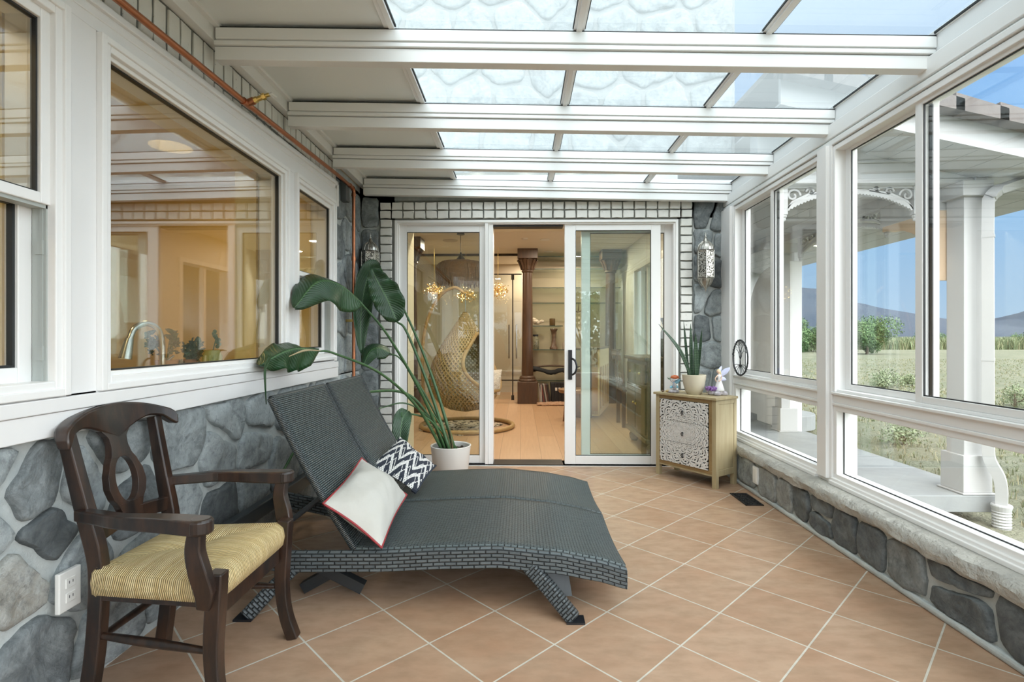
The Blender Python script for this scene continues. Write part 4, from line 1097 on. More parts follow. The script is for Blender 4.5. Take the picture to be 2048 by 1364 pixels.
for dx, dy, r_ in ((0,0,.03),(.025,.01,.024),(-.02,-.008,.024),(.0,-.02,.02)): m.ball((fx+dx, fy+dy, fz+.010), r_, 10, (1,1,.55))
m.build('rock_base', ROCK, fb, smooth=35)
m = MB(); m.lathe([(.018,.014),(.015,.04),(.012,.075),(.001,.078)], (fx+.008,fy,fz), 12); m.build('mushroom_stem', M('figurine_ivory', (.72,.70,.66), .5), fb, smooth=True)
m = MB(); m.lathe([(.012,.108),(.030,.112),(.034,.120),(.026,.132),(.010,.138),(.001,.139)], (fx+.010,fy,fz), 18); m.build('orange_cap', M('figurine_orange', (.55,.14,.05), .4), fb, smooth=True)
m = MB(); m.tube(catmull([(fx+.002,fy-.016,fz+.028),(fx-.002,fy-.020,fz+.055),(fx-.002,fy-.016,fz+.085)], 4), [.009,.012,.006], 8); m.ball((fx-.003,fy-.018,fz+.096), .010, 10); m.tube(catmull([(fx-.006,fy-.018,fz+.08),(fx-.022,fy-.02,fz+.09),(fx-.034,fy-.02,fz+.106)], 4), .0035, 6); m.build('body', M('figurine_blue', (.10,.30,.50), .45, col2=(.72,.50,.38), nscale=60), fb, smooth=True)
m = MB(); wing(m, (fx+.004,fy-.004,fz+.07), (fx+.050,fy-.012,fz+.105), .015, (0,-1,.2)); wing(m, (fx+.004,fy-.004,fz+.06), (fx+.036,fy-.010,fz+.040), .012, (0,-1,.2)); wing(m, (fx-.004,fy-.004,fz+.05), (fx-.030,fy-.006,fz+.040), .010, (0,-1,.2)); m.build('wings', M('blue_wing', (.25,.55,.72), .3), fb, smooth=True, solid=.0015)
m = MB(); m.ball((fx-.038,fy-.02,fz+.112), .010, 8, (1.3,1,.7)); m.tube([(fx-.048,fy-.02,fz+.112),(fx-.054,fy-.02,fz+.122)], .002, 5); m.build('held_bird', M('figurine_grey_green', (.20,.26,.20), .5), fb, smooth=True)
o = MB().ball((1.150,4.085,.6625), .0125, 12, (1.35,1,.85)).build('pebble', M('amber_stone', (.45,.30,.12), .4, col2=(.58,.46,.28), nscale=60), smooth=True, at=(1.150,4.085,.651)); tag(o, 'amber coloured polished pebble on the corner of the carved chest', 'stone')
o = MB().ball((1.118,4.105,.6595), .0085, 12, (1.4,1,.9)).build('pebble', M('brown_stone', (.12,.07,.05), .4), smooth=True, at=(1.118,4.105,.651)); tag(o, 'dark brown pebble at the end of the carved chest', 'stone')

# wire tree of life leaning in the window
tl = thing('tree_of_life_ornament', 'round black wire tree of life ornament standing on the window rail', 'ornament', (1.672, 3.985, .790))
cy_, cz_, R_, xx = 3.985, .926, .132, 1.672
m = MB(); m.tube([(xx, cy_+R_*math.cos(a_), cz_+R_*math.sin(a_)) for a_ in [2*PI*i/48 for i in range(48)]], .006, 7, closed=True)
for i in range(70):
    a_ = 2*PI*i/70; m.ball((xx+rnd.uniform(-.004,.004), cy_+(R_+.002)*math.cos(a_), cz_+(R_+.002)*math.sin(a_)), rnd.uniform(.004,.0075), 6)
m.build('ring', BLACK, tl, smooth=True)
m = MB(); tips = []
def branch(p_, ang, L, r_, d_):
    q = p_+V((0, math.cos(ang)*L, math.sin(ang)*L))
    if (q-V((xx,cy_,cz_))).length > R_-.004: q = V((xx,cy_,cz_))+(q-V((xx,cy_,cz_))).normalized()*(R_-.004)
    m.tube([p_, (p_+q)/2+V((rnd.uniform(-.002,.002),rnd.uniform(-.003,.003),0)), q], [r_, r_*.75], 5); 
    if d_ == 0: tips.append(q); return
    for s_ in (-1, 1): branch(q, ang+s_*rnd.uniform(.25,.62), L*rnd.uniform(.66,.86), r_*.66, d_-1)
b0 = V((xx, cy_, cz_-.055))
branch(b0, PI/2, .05, .0055, 0); branch(b0+V((0,0,.045)), PI/2+.5, .045, .004, 4); branch(b0+V((0,0,.045)), PI/2-.5, .045, .004, 4); branch(b0+V((0,0,.045)), PI/2, .05, .004, 4)
for i in range(9):
    a_ = -PI/2+(i-4)*.27; e_ = V((xx, cy_+(R_-.003)*math.cos(a_), cz_+(R_-.003)*math.sin(a_))); m.tube([b0, b0+(e_-b0)*.5+V((0,(i-4)*.003,.006)), e_], [.003,.0018], 5)
m.build('wire_tree', BLACK, tl, smooth=True)
m = MB()
for q in tips[:60]:
    for _ in range(2): m.ball(q+V((rnd.uniform(-.003,.003),rnd.uniform(-.012,.012),rnd.uniform(-.012,.012))), .0032, 5)
m.build('beads', M('grey_bead', (.20,.21,.21), .3), tl, smooth=True)['kind'] = 'stuff'

# pierced metal wall lanterns
t = NT('pierced_silver'); p = t.pr((.6,.59,.55), .33, .9)
vo = t.n('ShaderNodeTexVoronoi'); vo.inputs['Scale'].default_value = 95; t.l(t.coord(), vo.inputs['Vector'])
f = t.ramp(vo.outputs['Distance'], [(.36,1),(.50,0)])
n = t.ramp(t.noise(25, 3), [(.3,0),(.7,1)])
t.l(t.mix(f, t.mix(n, (.66,.64,.58), (.40,.38,.33)), (.035,.035,.03)), p.inputs['Base Color']); t.bump(p, vo.outputs['Distance'], .5, .004)
PIERCED = t.m
def lantern(x, label):
    y = 4.287; L = thing('wall_lantern', label, 'lantern', (x, y, 1.49), 0, 'pierced metal wall lanterns')
    def hexa(prof): return [(r_, z) for r_, z in prof]
    m = MB(); m.lathe([(.058,1.560),(.062,1.566),(.070,1.570),(.070,1.790),(.062,1.795),(.001,1.796)], (x,y,0), 6, Matrix.Rotation(.26, 3, 'Z')); m.build('body', PIERCED, L)
    m = MB()
    for z0, r_ in ((1.562,.074),(1.788,.074),(1.574,.0715),(1.780,.0715)): m.lathe([(r_-.003,z0-.003),(r_,z0),(r_-.003,z0+.003)], (x,y,0), 6, Matrix.Rotation(.26, 3, 'Z'))
    for k in range(6):
        a_ = .26+k*PI/3; m.tube([(x+.0705*math.cos(a_), y+.0705*math.sin(a_), z) for z in (1.565,1.79)], .0035, 5)
    m.build('trim', SILVER, L)
    m = MB(); m.lathe([(.064,1.795),(.063,1.812),(.054,1.838),(.036,1.854),(.024,1.868),(.018,1.882),(.010,1.895),(.006,1.90)], (x,y,0), 16)
    for k in range(12):
        a_ = 2*PI*k/12; m.tube([(x+r_*math.cos(a_), y+r_*math.sin(a_), z) for r_, z in ((.065,1.797),(.064,1.812),(.055,1.838),(.037,1.855),(.025,1.868))], .0035, 5)
    m.build('dome', SILVER, L, smooth=35)
    m = MB(); m.lathe([(.005,1.895),(.009,1.908),(.004,1.915),(.005,1.925),(.001,1.945)], (x,y,0), 10); m.build('finial', SILVER, L, smooth=True)
    m = MB(); m.lathe([(.058,1.560),(.055,1.548),(.044,1.520),(.024,1.500),(.010,1.482),(.008,1.470),(.004,1.462),(.001,1.448)], (x,y,0), 16)
    for k in range(10):
        a_ = 2*PI*k/10; m.tube([(x+r_*math.cos(a_), y+r_*math.sin(a_), z) for r_, z in ((.058,1.556),(.056,1.545),(.045,1.520),(.025,1.500))], .0035, 5)
    m.build('bottom_cup', SILVER, L, smooth=35)
    MB().box(x-.03, x+.03, y+.055, y+.078, 1.60, 1.76).build('mounting_plate', SILVER, L)
lantern(1.517, 'pierced silver wall lantern on the stone strip above the carved chest')
lantern(-1.243, 'pierced silver wall lantern half hidden behind the tall plant')
# ================================================================= LIVING ROOM BEYOND THE SLIDING DOOR
CREAMW = M('cream_wall', (.74,.66,.50), .6); CEILW = M('cream_ceiling', (.80,.755,.66), .7); BEIGE = M('beige_wall', (.60,.53,.42), .6)
TRIMW = M('warm_white_trim', (.74,.71,.65), .5)
f2 = MB().box(-3.4, 1.86, 4.41, 10.4, -.12, .0).build('floor', OAK); st(f2)
lr = struct('ceiling', (0, 7, 2.53))
MB().box(-3.4, 1.86, 4.62, 10.4, 2.53, 2.62).build('ceiling_slab', CEILW, lr)
iw = struct('wall_inner', (0, 4.6, 0))
m = MB(); m.box(-3.4, -1.0, 4.56, 4.86, 0, 2.53); m.box(1.318, 1.86, 4.56, 4.63, 0, 2.53); m.box(-1.0, 1.318, 4.56, 4.86, 2.068, 2.53); m.build('plaster', CREAMW, iw)
fw = struct('wall_far', (0, 10.3, 0))
m = MB(); m.box(-3.4, 1.86, 10.3, 10.4, 0, 2.53); m.build('plaster', BEIGE, fw)
m = MB(); m.box(-3.4, 1.86, 10.27, 10.3, 0, .40); m.box(-3.4, 1.86, 10.25, 10.3, .40, .43); m.build('wainscot', TRIMW, fw)
lw_ = struct('wall_left', (-3.4, 7, 0)); MB().box(-3.5, -3.4, 4.45, 10.4, 0, 2.53).build('plaster', CREAMW, lw_)
# wall towards the porch with two tall windows
rr = struct('wall_right', (1.8, 7, 0)); m = MB(); ops = [(5.15,6.35),(6.75,7.95)]
ys = [4.40]+[q for o_ in ops for q in o_]+[10.4]
for a, b in zip(ys[::2], ys[1::2]): m.box(1.74, 1.90, a, b, -.4, 2.62)
for a, b in ops: m.box(1.74, 1.90, a, b, -.4, .62); m.box(1.74, 1.90, a, b, 2.12, 2.62)
m.build('plaster', TRIMW, rr)
for i, (a, b) in enumerate(ops):
    w_ = struct('window_%d' % (8+i), (1.82, a, .62))
    m = MB(); frame_x(m, 1.72, 1.91, a-.03, b+.03, .60, 2.14, .06); m.box(1.78, 1.85, (a+b)/2-.025, (a+b)/2+.025, .62, 2.12); m.build('frame', VINYL, w_, bevel=.004)
    MB().box(1.80, 1.806, a+.02, b-.02, .64, 2.10).build('pane', GLASSR, w_)
# iron-and-wood columns
OLDW = M('brown_column_wood', (.060,.032,.018), .4, col2=(.10,.054,.030), nscale=6, stretch=(5,5,.6))
def column(x, y, label, g):
    c_ = thing('wooden_column', label, 'column', (x, y, 0), 0, g)
    m = MB(); m.box(x-.165, x+.165, y-.165, y+.165, 0, .36); m.lathe([(.15,.36),(.155,.38),(.13,.40),(.135,.42),(.115,.45)], (x,y,0), 16); m.build('plinth', OLDW, c_, bevel=.01)
    MB().lathe([(.098,.45),(.090,.9),(.080,2.0),(.078,2.16)], (x,y,0), 16).build('shaft', OLDW, c_, smooth=40)
    m = MB(); m.lathe([(.085,2.15),(.10,2.17),(.09,2.19),(.10,2.26),(.135,2.34),(.15,2.37)], (x,y,0), 16); m.box(x-.165, x+.165, y-.165, y+.165, 2.37, 2.53)
    for k in range(8):
        a_ = k*PI/4; m.tube([(x+r_*math.cos(a_), y+r_*math.sin(a_), z) for r_, z in ((.095,2.20),(.115,2.27),(.15,2.34),(.165,2.36))], .02, 5)
    m.build('capital', OLDW, c_, bevel=.006)
column(.115, 8.62, 'brown carved wooden column seen through the open door beside the glass shelves', None)
column(-1.60, 7.60, 'dark wooden column behind the left door pane', None)
column(1.50, 8.70, 'wooden column behind the sliding glass panel near the piano', None)
# glass partition with pull bars
gp = struct('trim_2', (0, 9.0, 0))
m = MB(); m.box(-3.4, .0, 8.99, 9.02, 2.49, 2.53); m.box(-3.4, .02, 8.99, 9.02, .33, .35); m.box(-.60, .02, 8.99, 9.02, 2.165, 2.185); m.box(-.145, -.125, 8.985, 9.02, .03, 2.17); m.box(-.16, -.11, 8.98, 9.03, 2.08, 2.17); m.box(-.16, -.11, 8.98, 9.03, .0, .08); m.build('rail', M('dark_bronze', (.05,.042,.034), .4, .6), gp)
m = MB(); m.box(-3.4, -.60, 9.0, 9.008, 0, 2.5); m.box(-.595, -.146, 9.0, 9.008, .02, 2.16); m.box(-.124, .02, 9.0, 9.008, .02, 2.16); m.build('pane', GLASSI, gp)
m = MB()
for x in (-.20, -.07):
    m.tube([(x,8.95,.72),(x,8.95,1.30)], .011, 8)
    for z in (.80, 1.22): m.tube([(x,8.95,z),(x,9.01,z)], .008, 6)
m.build('pull_bar', CHROME, gp)
# glass shelf bay
sb = thing('shelf_unit', 'tall bay of thin glass shelves against a tan wall beyond the open door', 'shelves', (.85, 9.1, 0))
MB().box(.15, 1.74, 9.28, 9.34, 0, 2.53).build('back_panel', M('tan_panel', (.50,.42,.30), .5), sb)
SG = glass_mat('green_glass_shelf', (.84,.89,.86), .06)
GEDGE = M('dark_glass_edge', (.035,.06,.05), .15)
SH = [2.45, 2.24, 1.92, 1.66, 1.27, .865, .34]
for z in SH:
    o_ = MB().box(.15, 1.70 if z != 1.27 else .72, 8.86, 9.28, z, z+.010).build('shelf', SG, sb); MB().box(.15, 1.70 if z != 1.27 else .72, 8.852, 8.862, z-.001, z+.012).build('edge', GEDGE, o_)
def lat(name, label, cat, prof, c_, mat, n=16, grp=None, extra=None):
    o_ = MB().lathe(prof, c_, n).build(name, mat, smooth=40, at=c_); return tag(o_, label, cat, grp)
m = MB()
for i in range(9): m.ball((.30+rnd.uniform(-.08,.10), 9.0+rnd.uniform(-.04,.04), 1.352+rnd.uniform(-.015,.05)), rnd.uniform(.03,.055), 8, (1.2,1,.8))
o_ = m.build('seashell', M('shell', (.62,.54,.42), .5, bump=.5, bscale=30), smooth=30, at=(.3,9,1.28)); tag(o_, 'large pale seashell at the end of the short upper glass shelf', 'shell')
lat('candle_jar', 'small amber glass candle jar on the short upper glass shelf', 'jar', [(.045,0),(.05,.01),(.05,.125),(.042,.128),(.001,.128)], (.55,9.0,1.281), M('amber_glass', (.12,.075,.03), .2))
j_ = thing('pebble_jar', 'glass jar of dark pebbles on the middle glass shelf', 'jar', (.255, 9.0, .876))
MB().lathe([(.06,0),(.066,.01),(.066,.19),(.05,.215),(.05,.225),(.001,.225)], (.255,9.0,.876), 16).build('jar', M('speckled_jar', (.05,.05,.035), .25, col2=(.30,.28,.18), nscale=45), j_, smooth=40)
MB().lathe([(.052,.225),(.052,.255),(.001,.256)], (.255,9.0,.876), 16).build('lid', BLACK, j_)
lat('hourglass_vase', 'tall dark hourglass shaped vase on the middle glass shelf', 'vase', [(.07,0),(.072,.03),(.05,.06),(.036,.16),(.034,.24),(.05,.31),(.068,.345),(.062,.36),(.001,.355)], (.575,9.0,.876), M('dark_vase', (.045,.03,.022), .3, col2=(.22,.14,.09), nscale=20))
lat('mug', 'small pale mug beside the hourglass vase', 'mug', [(.042,0),(.048,.01),(.048,.12),(.044,.12),(.042,.02),(.001,.02)], (.77,9.0,.876), M('grey_mug', (.50,.45,.38), .4))
for i, (x, h_) in enumerate(((.93,.03),(1.0,.025),(1.06,.035))):
    o_ = MB().ball((x,8.98,.876+h_*.6), h_*.62, 8, (1.6,1,.95)).build('stone', M('small_grey_stone', (.32,.28,.22), .6), smooth=True, at=(x,8.98,.876)); tag(o_, 'small pale stone on the middle glass shelf right of the mug', 'stone', 'stones on the middle glass shelf')
wc = thing('wind_chime', 'driftwood wind chime with hanging pale discs behind the glass shelves', 'wind chime', (.98, 8.83, 1.20))
m = MB(); m.tube(catmull([(.82,8.83,1.60),(.92,8.83,1.53),(1.0,8.83,1.52),(1.16,8.83,1.60)], 4), [.016,.012,.008], 6); m.tube([(.98,8.83,1.53),(.99,8.83,1.66)], [.01,.004], 6); m.tube([(.86,8.83,1.56),(.80,8.83,1.54)], [.01,.004], 6); m.tube([(.99,8.83,1.62),(.99,8.83,2.52)], .001, 4); m.build('driftwood', M('driftwood', (.09,.06,.04), .8), wc)
m = MB()
DISC = M('shell_disc', (.66,.60,.48), .4)
for i in range(5):
    x = .87+i*.06; n_ = (3,4,5,4,3)[i]
    m.tube([(x,8.83,1.53),(x,8.83,1.53-.085*n_)], .0012, 4)
    for k in range(n_): MB().lathe([(.001,-.003),(.022,-.002),(.022,.002),(.001,.003)], (x,8.83,1.50-.085*k), 10, Matrix.Rotation(PI/2, 3, 'X')).build('disc', DISC, wc)
m.build('string', M('twine', (.2,.16,.1), .9), wc); 
m = MB(); P = []
for i in range(25):
    x = .16+1.45*i/24; row = []
    for j in range(5): row.append(V((x, 8.80+.02*j, .555+.035*math.sin(x*9)*(1 if i < 8 else .4)-.05*abs(j-2)*(.6+.5*noise.noise(V((x*7,j,1)))))))
    P.append(row)
o_ = m.grid(P).build('black_scarf', M('black_knit', (.012,.013,.014), .9), smooth=True, solid=.02, at=(.9,8.84,.5)); tag(o_, 'black cloth draped along a branch under the middle glass shelf', 'cloth')
m = MB().tube(catmull([(.16,8.86,.57),(.5,8.85,.60),(.9,8.86,.585),(1.3,8.86,.57),(1.66,8.86,.60)], 4), .016, 7); o_ = m.build('branch_rod', M('driftwood', (.09,.06,.04), .8), smooth=True, at=(.9,8.86,.58)); tag(o_, 'rough branch rod carrying the black cloth', 'branch')
# row of record sleeves and binders on the floor
cols = [(.62,.58,.52),(.55,.52,.48),(.05,.045,.045),(.25,.08,.07),(.09,.085,.08),(.45,.42,.38),(.12,.06,.05),(.03,.03,.033),(.05,.045,.04),(.02,.021,.024),(.018,.019,.022),(.018,.019,.022),(.016,.017,.02),(.02,.02,.022),(.018,.019,.022)]
x = .315
desc = ['cream record sleeve first in the floor row beside the column','grey record sleeve second in the floor row beside the column','thin black record sleeve leaning after the pale pair','thin red record sleeve in the floor row','dark grey record sleeve after the red one','pale grey record sleeve in the middle of the thin ones','maroon record sleeve in the floor row','last thin black record sleeve before the binders','charcoal record sleeve pressed against the binders']
for i, c_ in enumerate(cols):
    th = rnd.uniform(.016,.026) if i < 9 else .055
    h_ = .30 if i < 9 else .325; ln = .10 if 1 < i < 9 else .03 if i > 8 else .02
    m = MB(); y0 = 8.62+rnd.uniform(-.01,.01); m.prism([(x,y0,.0),(x+th-.003,y0,.0),(x+th-.003-ln*.5,y0,h_),(x-ln*.5,y0,h_)], (0,.24,0))
    b_ = m.build('book' if i < 9 else 'ring_binder', M('book_cover_%d' % i, c_, .5), at=(x,8.74,0))
    if i < 9: tag(b_, desc[i], 'book', 'sleeves in the floor row')
    else:
        tag(b_, ['first black ring binder after the thin sleeves','second black ring binder from the thin sleeves','third black ring binder from the thin sleeves','fourth black ring binder from the thin sleeves','fifth black ring binder from the thin sleeves','last black ring binder in the floor row'][i-9], 'binder', 'black binders in the floor row')
        if i in (10, 11, 12):
            n_ = MB().obox((x+th/2-.010, y0-.002, .225), (.035,.004,.05)).build('spine_label', PLASTIC, b_)
    x += th
fr = MB(); P = []
for i in range(31):
    row = []
    for j in range(9):
        u, v = i/30*2-1, j/8*2-1; k = 1-.25*noise.noise(V((u*5,v*5,3))); row.append(V((.62+.36*u*k, 8.38+.16*v*k, .012+.03*max(0, 1-u*u)*max(0, 1-v*v)+.012*noise.noise(V((u*20,v*20,1))))))
    P.append(row)
o_ = fr.grid(P).build('sheepskin', M('tan_fur', (.42,.22,.12), .95, col2=(.62,.42,.28), nscale=30, bump=1, bscale=80, bdist=.02), smooth=True, solid=.01, at=(.62,8.38,0)); tag(o_, 'tan fur hide lying on the oak floor in front of the books', 'rug')
# wooden stool, piano, chair, sideboard
WD = M('mid_brown_wood', (.20,.105,.045), .4, col2=(.30,.17,.08), nscale=7, stretch=(1,1,5))
so = thing('wooden_stool', 'low brown wooden stool half hidden by the sliding panel stile', 'stool', (.68, 6.60, 0))
MB().lathe([(.001,.385),(.19,.385),(.20,.40),(.20,.425),(.17,.435),(.001,.43)], (.68,6.60,0), 24).build('seat', WD, so, smooth=40)
for k in range(4):
    a_ = PI/4+k*PI/2; MB().tube([(.68+.12*math.cos(a_),6.60+.12*math.sin(a_),.39),(.68+.17*math.cos(a_),6.60+.17*math.sin(a_),0)], [.022,.016], 8).build('leg', WD, so, smooth=True)
pa = math.atan2(.96,.27); pn = thing('upright_piano', 'upright piano with slatted pale wooden back behind the sliding panel', 'piano', (1.05, 6.95, 0), pa)
pm = MW[pn.name]
class PB(MB):
    def lbox(s, x0, x1, y0, y1, z0, z1):
        vs = [pm @ V((x, y, z)) for x in (x0, x1) for y in (y0, y1) for z in (z0, z1)]
        return s.add(vs, [(0,1,3,2),(4,6,7,5),(0,4,5,1),(2,3,7,6),(0,2,6,4),(1,5,7,3)])
PBD = M('piano_dark_wood', (.10,.055,.028), .35, col2=(.16,.09,.045), nscale=6)
LWD = M('pale_back_wood', (.78,.60,.33), .5); ORW = M('orange_soundboard', (.40,.20,.065), .5)
m = PB(); m.lbox(0, 1.2, .10, .26, 0, .92); m.lbox(0, .05, .10, .42, 0, .66); m.lbox(1.15, 1.2, .10, .42, 0, .66); m.lbox(.0, 1.2, .24, .43, .56, .60); m.build('case', PBD, pn, bevel=.008)
PB().lbox(-.01, 1.21, -.01, .36, .92, .945).build('lid', PBD, pn, bevel=.005)
PB().lbox(.05, 1.15, .27, .42, .60, .622).build('keyboard', M('piano_ivory', (.78,.74,.64), .35), pn)
PB().lbox(0, 1.2, .018, .10, .05, .92).build('soundboard', ORW, pn)
PB().lbox(0, 1.2, 0, .10, .68, .92).build('pin_beam', LWD, pn, bevel=.004); PB().lbox(0, 1.2, 0, .10, .03, .10).build('bottom_beam', LWD, pn, bevel=.004)
for i in range(5): PB().lbox(i*.28, i*.28+.075, 0, .022, .10, .68).build('back_post', LWD, pn, bevel=.004)
sc = thing('wooden_chair', 'dark wooden chair with slatted back between piano and sideboard', 'chair', (1.42, 6.45, 0))
m = MB(); m.box(1.22, 1.62, 6.25, 6.65, .43, .46); m.build('seat', PBD, sc, bevel=.006)
for x, y in ((1.24,6.27),(1.6,6.27),(1.24,6.63),(1.6,6.63)): MB().box(x-.02, x+.02, y-.02, y+.02, 0, .43).build('leg', PBD, sc)
m = MB()
for y in (6.27, 6.63): m.sweep([(1.24,y,.45),(1.21,y,.70),(1.17,y,.92)], (0,1,0), .02, .018)
for k in range(3): m.sweep([(1.225,6.36+k*.09,.46),(1.19,6.36+k*.09,.90)], (0,1,0), .018, .008)
m.box(1.155,1.195,6.27,6.63,.86,.93); m.build('backrest', PBD, sc)
OLV = M('olive_brown_wood', (.135,.105,.060), .35, col2=(.19,.15,.09), nscale=5, stretch=(1,1,4))
sd_ = thing('sideboard', 'dark olive wooden sideboard with carved feet behind the sliding glass panel', 'sideboard', (1.42, 5.12, 0))
m = MB(); m.box(1.14, 1.70, 4.70, 5.56, .12, .86); m.build('body', OLV, sd_, bevel=.008)
m = MB(); m.box(1.11, 1.71, 4.67, 5.60, .86, .90); m.build('top', OLV, sd_, bevel=.008); m = MB(); m.box(1.12, 1.70, 4.68, 5.58, .12, .16); m.build('plinth', OLV, sd_, bevel=.008)
for i in range(2):
    y0 = 4.73+i*.41; d_ = MB().box(1.125, 1.14, y0, y0+.38, .19, .62).build('door', OLV, sd_, bevel=.005); MB().ball((1.118, y0+(.34 if i == 0 else .04), .44), .014, 8).build('knob', BRASS, d_)
    d_ = MB().box(1.125, 1.14, y0, y0+.38, .65, .83).build('drawer', OLV, sd_, bevel=.005); MB().ball((1.118, y0+.19, .74), .014, 8).build('knob', BRASS, d_)
for x in (1.20, 1.64):
    for y in (4.76, 5.50): MB().lathe([(.03,0),(.05,.03),(.055,.07),(.035,.10),(.045,.12)], (x,y,0), 12).build('foot', OLV, sd_, smooth=True)
lat('vase', 'dark bronze vase on the sideboard behind the glass', 'vase', [(.05,0),(.07,.02),(.085,.12),(.06,.22),(.035,.28),(.05,.33),(.07,.36),(.06,.355),(.001,.30)], (1.36,4.86,.901), M('dark_bronze_vase', (.05,.048,.042), .3, .6))

# hanging egg chair on a ring stand
RAT = M('rattan', (.46,.31,.13), .5, col2=(.36,.23,.09), nscale=20)
t = NT('open_rattan_weave'); sx = t.n('ShaderNodeSeparateXYZ'); t.l(t.coord('UV'), sx.inputs[0])
d1 = t.math('ABSOLUTE', t.math('SINE', t.math('MULTIPLY', t.math('ADD', sx.outputs[0], sx.outputs[1]), 58.0)))
d2 = t.math('ABSOLUTE', t.math('SINE', t.math('MULTIPLY', t.math('SUBTRACT', sx.outputs[0], sx.outputs[1]), 58.0)))
hole_ = t.math('GREATER_THAN', t.math('MULTIPLY', d1, d2), .70)
pb = t.n('ShaderNodeBsdfPrincipled'); pb.inputs['Roughness'].default_value = .6
t.l(t.mix(t.noise(60, 3), (.50,.38,.19), (.30,.21,.09)), pb.inputs['Base Color']); t.bump(pb, t.math('MULTIPLY', d1, d2), .6, .01)
tr = t.n('ShaderNodeBsdfTransparent'); mx_ = t.n('ShaderNodeMixShader'); t.l(hole_, mx_.inputs[0]); t.l(pb.outputs[0], mx_.inputs[1]); t.l(tr.outputs[0], mx_.inputs[2]); t.l(mx_.outputs[0], t.out.inputs[0])
WEAVE = t.m
EX, EY = -.66, 6.20
eg = thing('hanging_egg_chair', 'hanging woven rattan egg chair with cream cushion on a ring stand', 'chair', (EX, EY, 0))
def egr(k): # radius from bottom (0) to tip (1)
    P_ = [(0,.0),(.02,.16),(.08,.30),(.2,.405),(.34,.43),(.5,.385),(.68,.27),(.84,.145),(.95,.06),(1,.018)]
    for (a, ra), (b, rb) in zip(P_, P_[1:]):
        if k <= b: q = (k-a)/(b-a); return ra+(rb-ra)*q
    return .018
fa_ = -.45   # direction the opening faces
P, U = [], []; rimL = []; rimR = []
for i in range(33):
    k = i/32; z = .20+1.18*k; r_ = egr(k)
    op = 0 if k < .2 or k > .80 else 1.15*math.sin((k-.2)/.60*PI)**.6
    row = []; ur = []
    for j in range(41):
        a_ = fa_+op*.95+(2*PI-2*op*.95)*j/40; row.append(V((EX+r_*math.cos(a_), EY+r_*math.sin(a_)*.92, z))); ur.append((a_*.40, k*1.2))
    if op > 0: rimL.append(row[0]); rimR.append(row[-1])
    P.append(row); U.append(ur)
MB().grid(P, U).build('basket', WEAVE, eg, smooth=True, solid=.016)
MB().tube(rimL+rimR[::-1], .022, 8, closed=True).build('rim', RAT, eg, smooth=True)
m = MB(); F_, B_, Uu, rim_ = pillow([(EX-.22,EY-.26,.42),(EX+.30,EY-.22,.40),(EX+.30,EY+.2,.52),(EX-.22,EY+.22,.54)], .09); m.grid(F_); m.grid(B_); m.build('cushion', CREAM, eg, smooth=True)
F_, B_, Uu, rim_ = pillow([(EX+.16,EY-.28,.42),(EX+.42,EY-.06,.40),(EX+.44,EY-.0,.70),(EX+.18,EY-.22,.72)], .06)
o_ = MB().grid(F_).grid(B_).build('throw_pillow', M('cream_fur', (.70,.66,.57), .95, bump=1, bscale=60, bdist=.02), smooth=True, at=(EX+.3,EY-.15,.5)); tag(o_, 'fluffy cream pillow sitting in the opening of the rattan egg chair', 'cushion')
m = MB(); m.tube([(EX+.02+.55*math.cos(a_), EY+.05+.52*math.sin(a_), .028) for a_ in [2*PI*i/40 for i in range(40)]], .026, 8, closed=True); m.build('ring_base', RAT, eg, smooth=True)
m = MB(); m.tube(catmull([(EX-.50,EY+.16,.03),(EX-.545,EY+.16,.75),(EX-.50,EY+.15,1.22),(EX-.34,EY+.11,1.56),(EX-.14,EY+.05,1.68),(EX,EY,1.60)], 6), .020, 8); m.build('arched_pole', RAT, eg, smooth=True)
m = MB(); m.tube([(EX,EY,1.38),(EX,EY,1.61)], .006, 6); m.build('chain', CHROME, eg)
t = NT('zebra_hide'); p = t.pr(rough=.95)
nz = t.noise(3.0, 4, .6); wv = t.math('SINE', t.math('ADD', t.math('MULTIPLY', nz, 60.0), t.math('MULTIPLY', t.n('ShaderNodeTexNoise').outputs[0], 0)))
f = t.ramp(wv, [(.35,0),(.6,1)]); t.l(t.mix(f, (.58,.50,.38), (.045,.03,.02)), p.inputs['Base Color']); ZEB = t.m
P = []
for i in range(37):
    a_ = 2*PI*i/36; k = 1+.16*math.sin(4*a_+.4)+.08*math.sin(7*a_); P.append([V((-.74+.44*k*q*math.cos(a_), 6.30+.52*k*q*math.sin(a_), .006+.003*(1-q))) for q in (0.001,.3,.6,.85,1)])
o_ = MB().grid(P).build('zebra_hide_rug', ZEB, solid=.006, at=(-.74,6.30,0)); tag(o_, 'dark striped hide rug on the oak floor under the egg chair', 'rug')
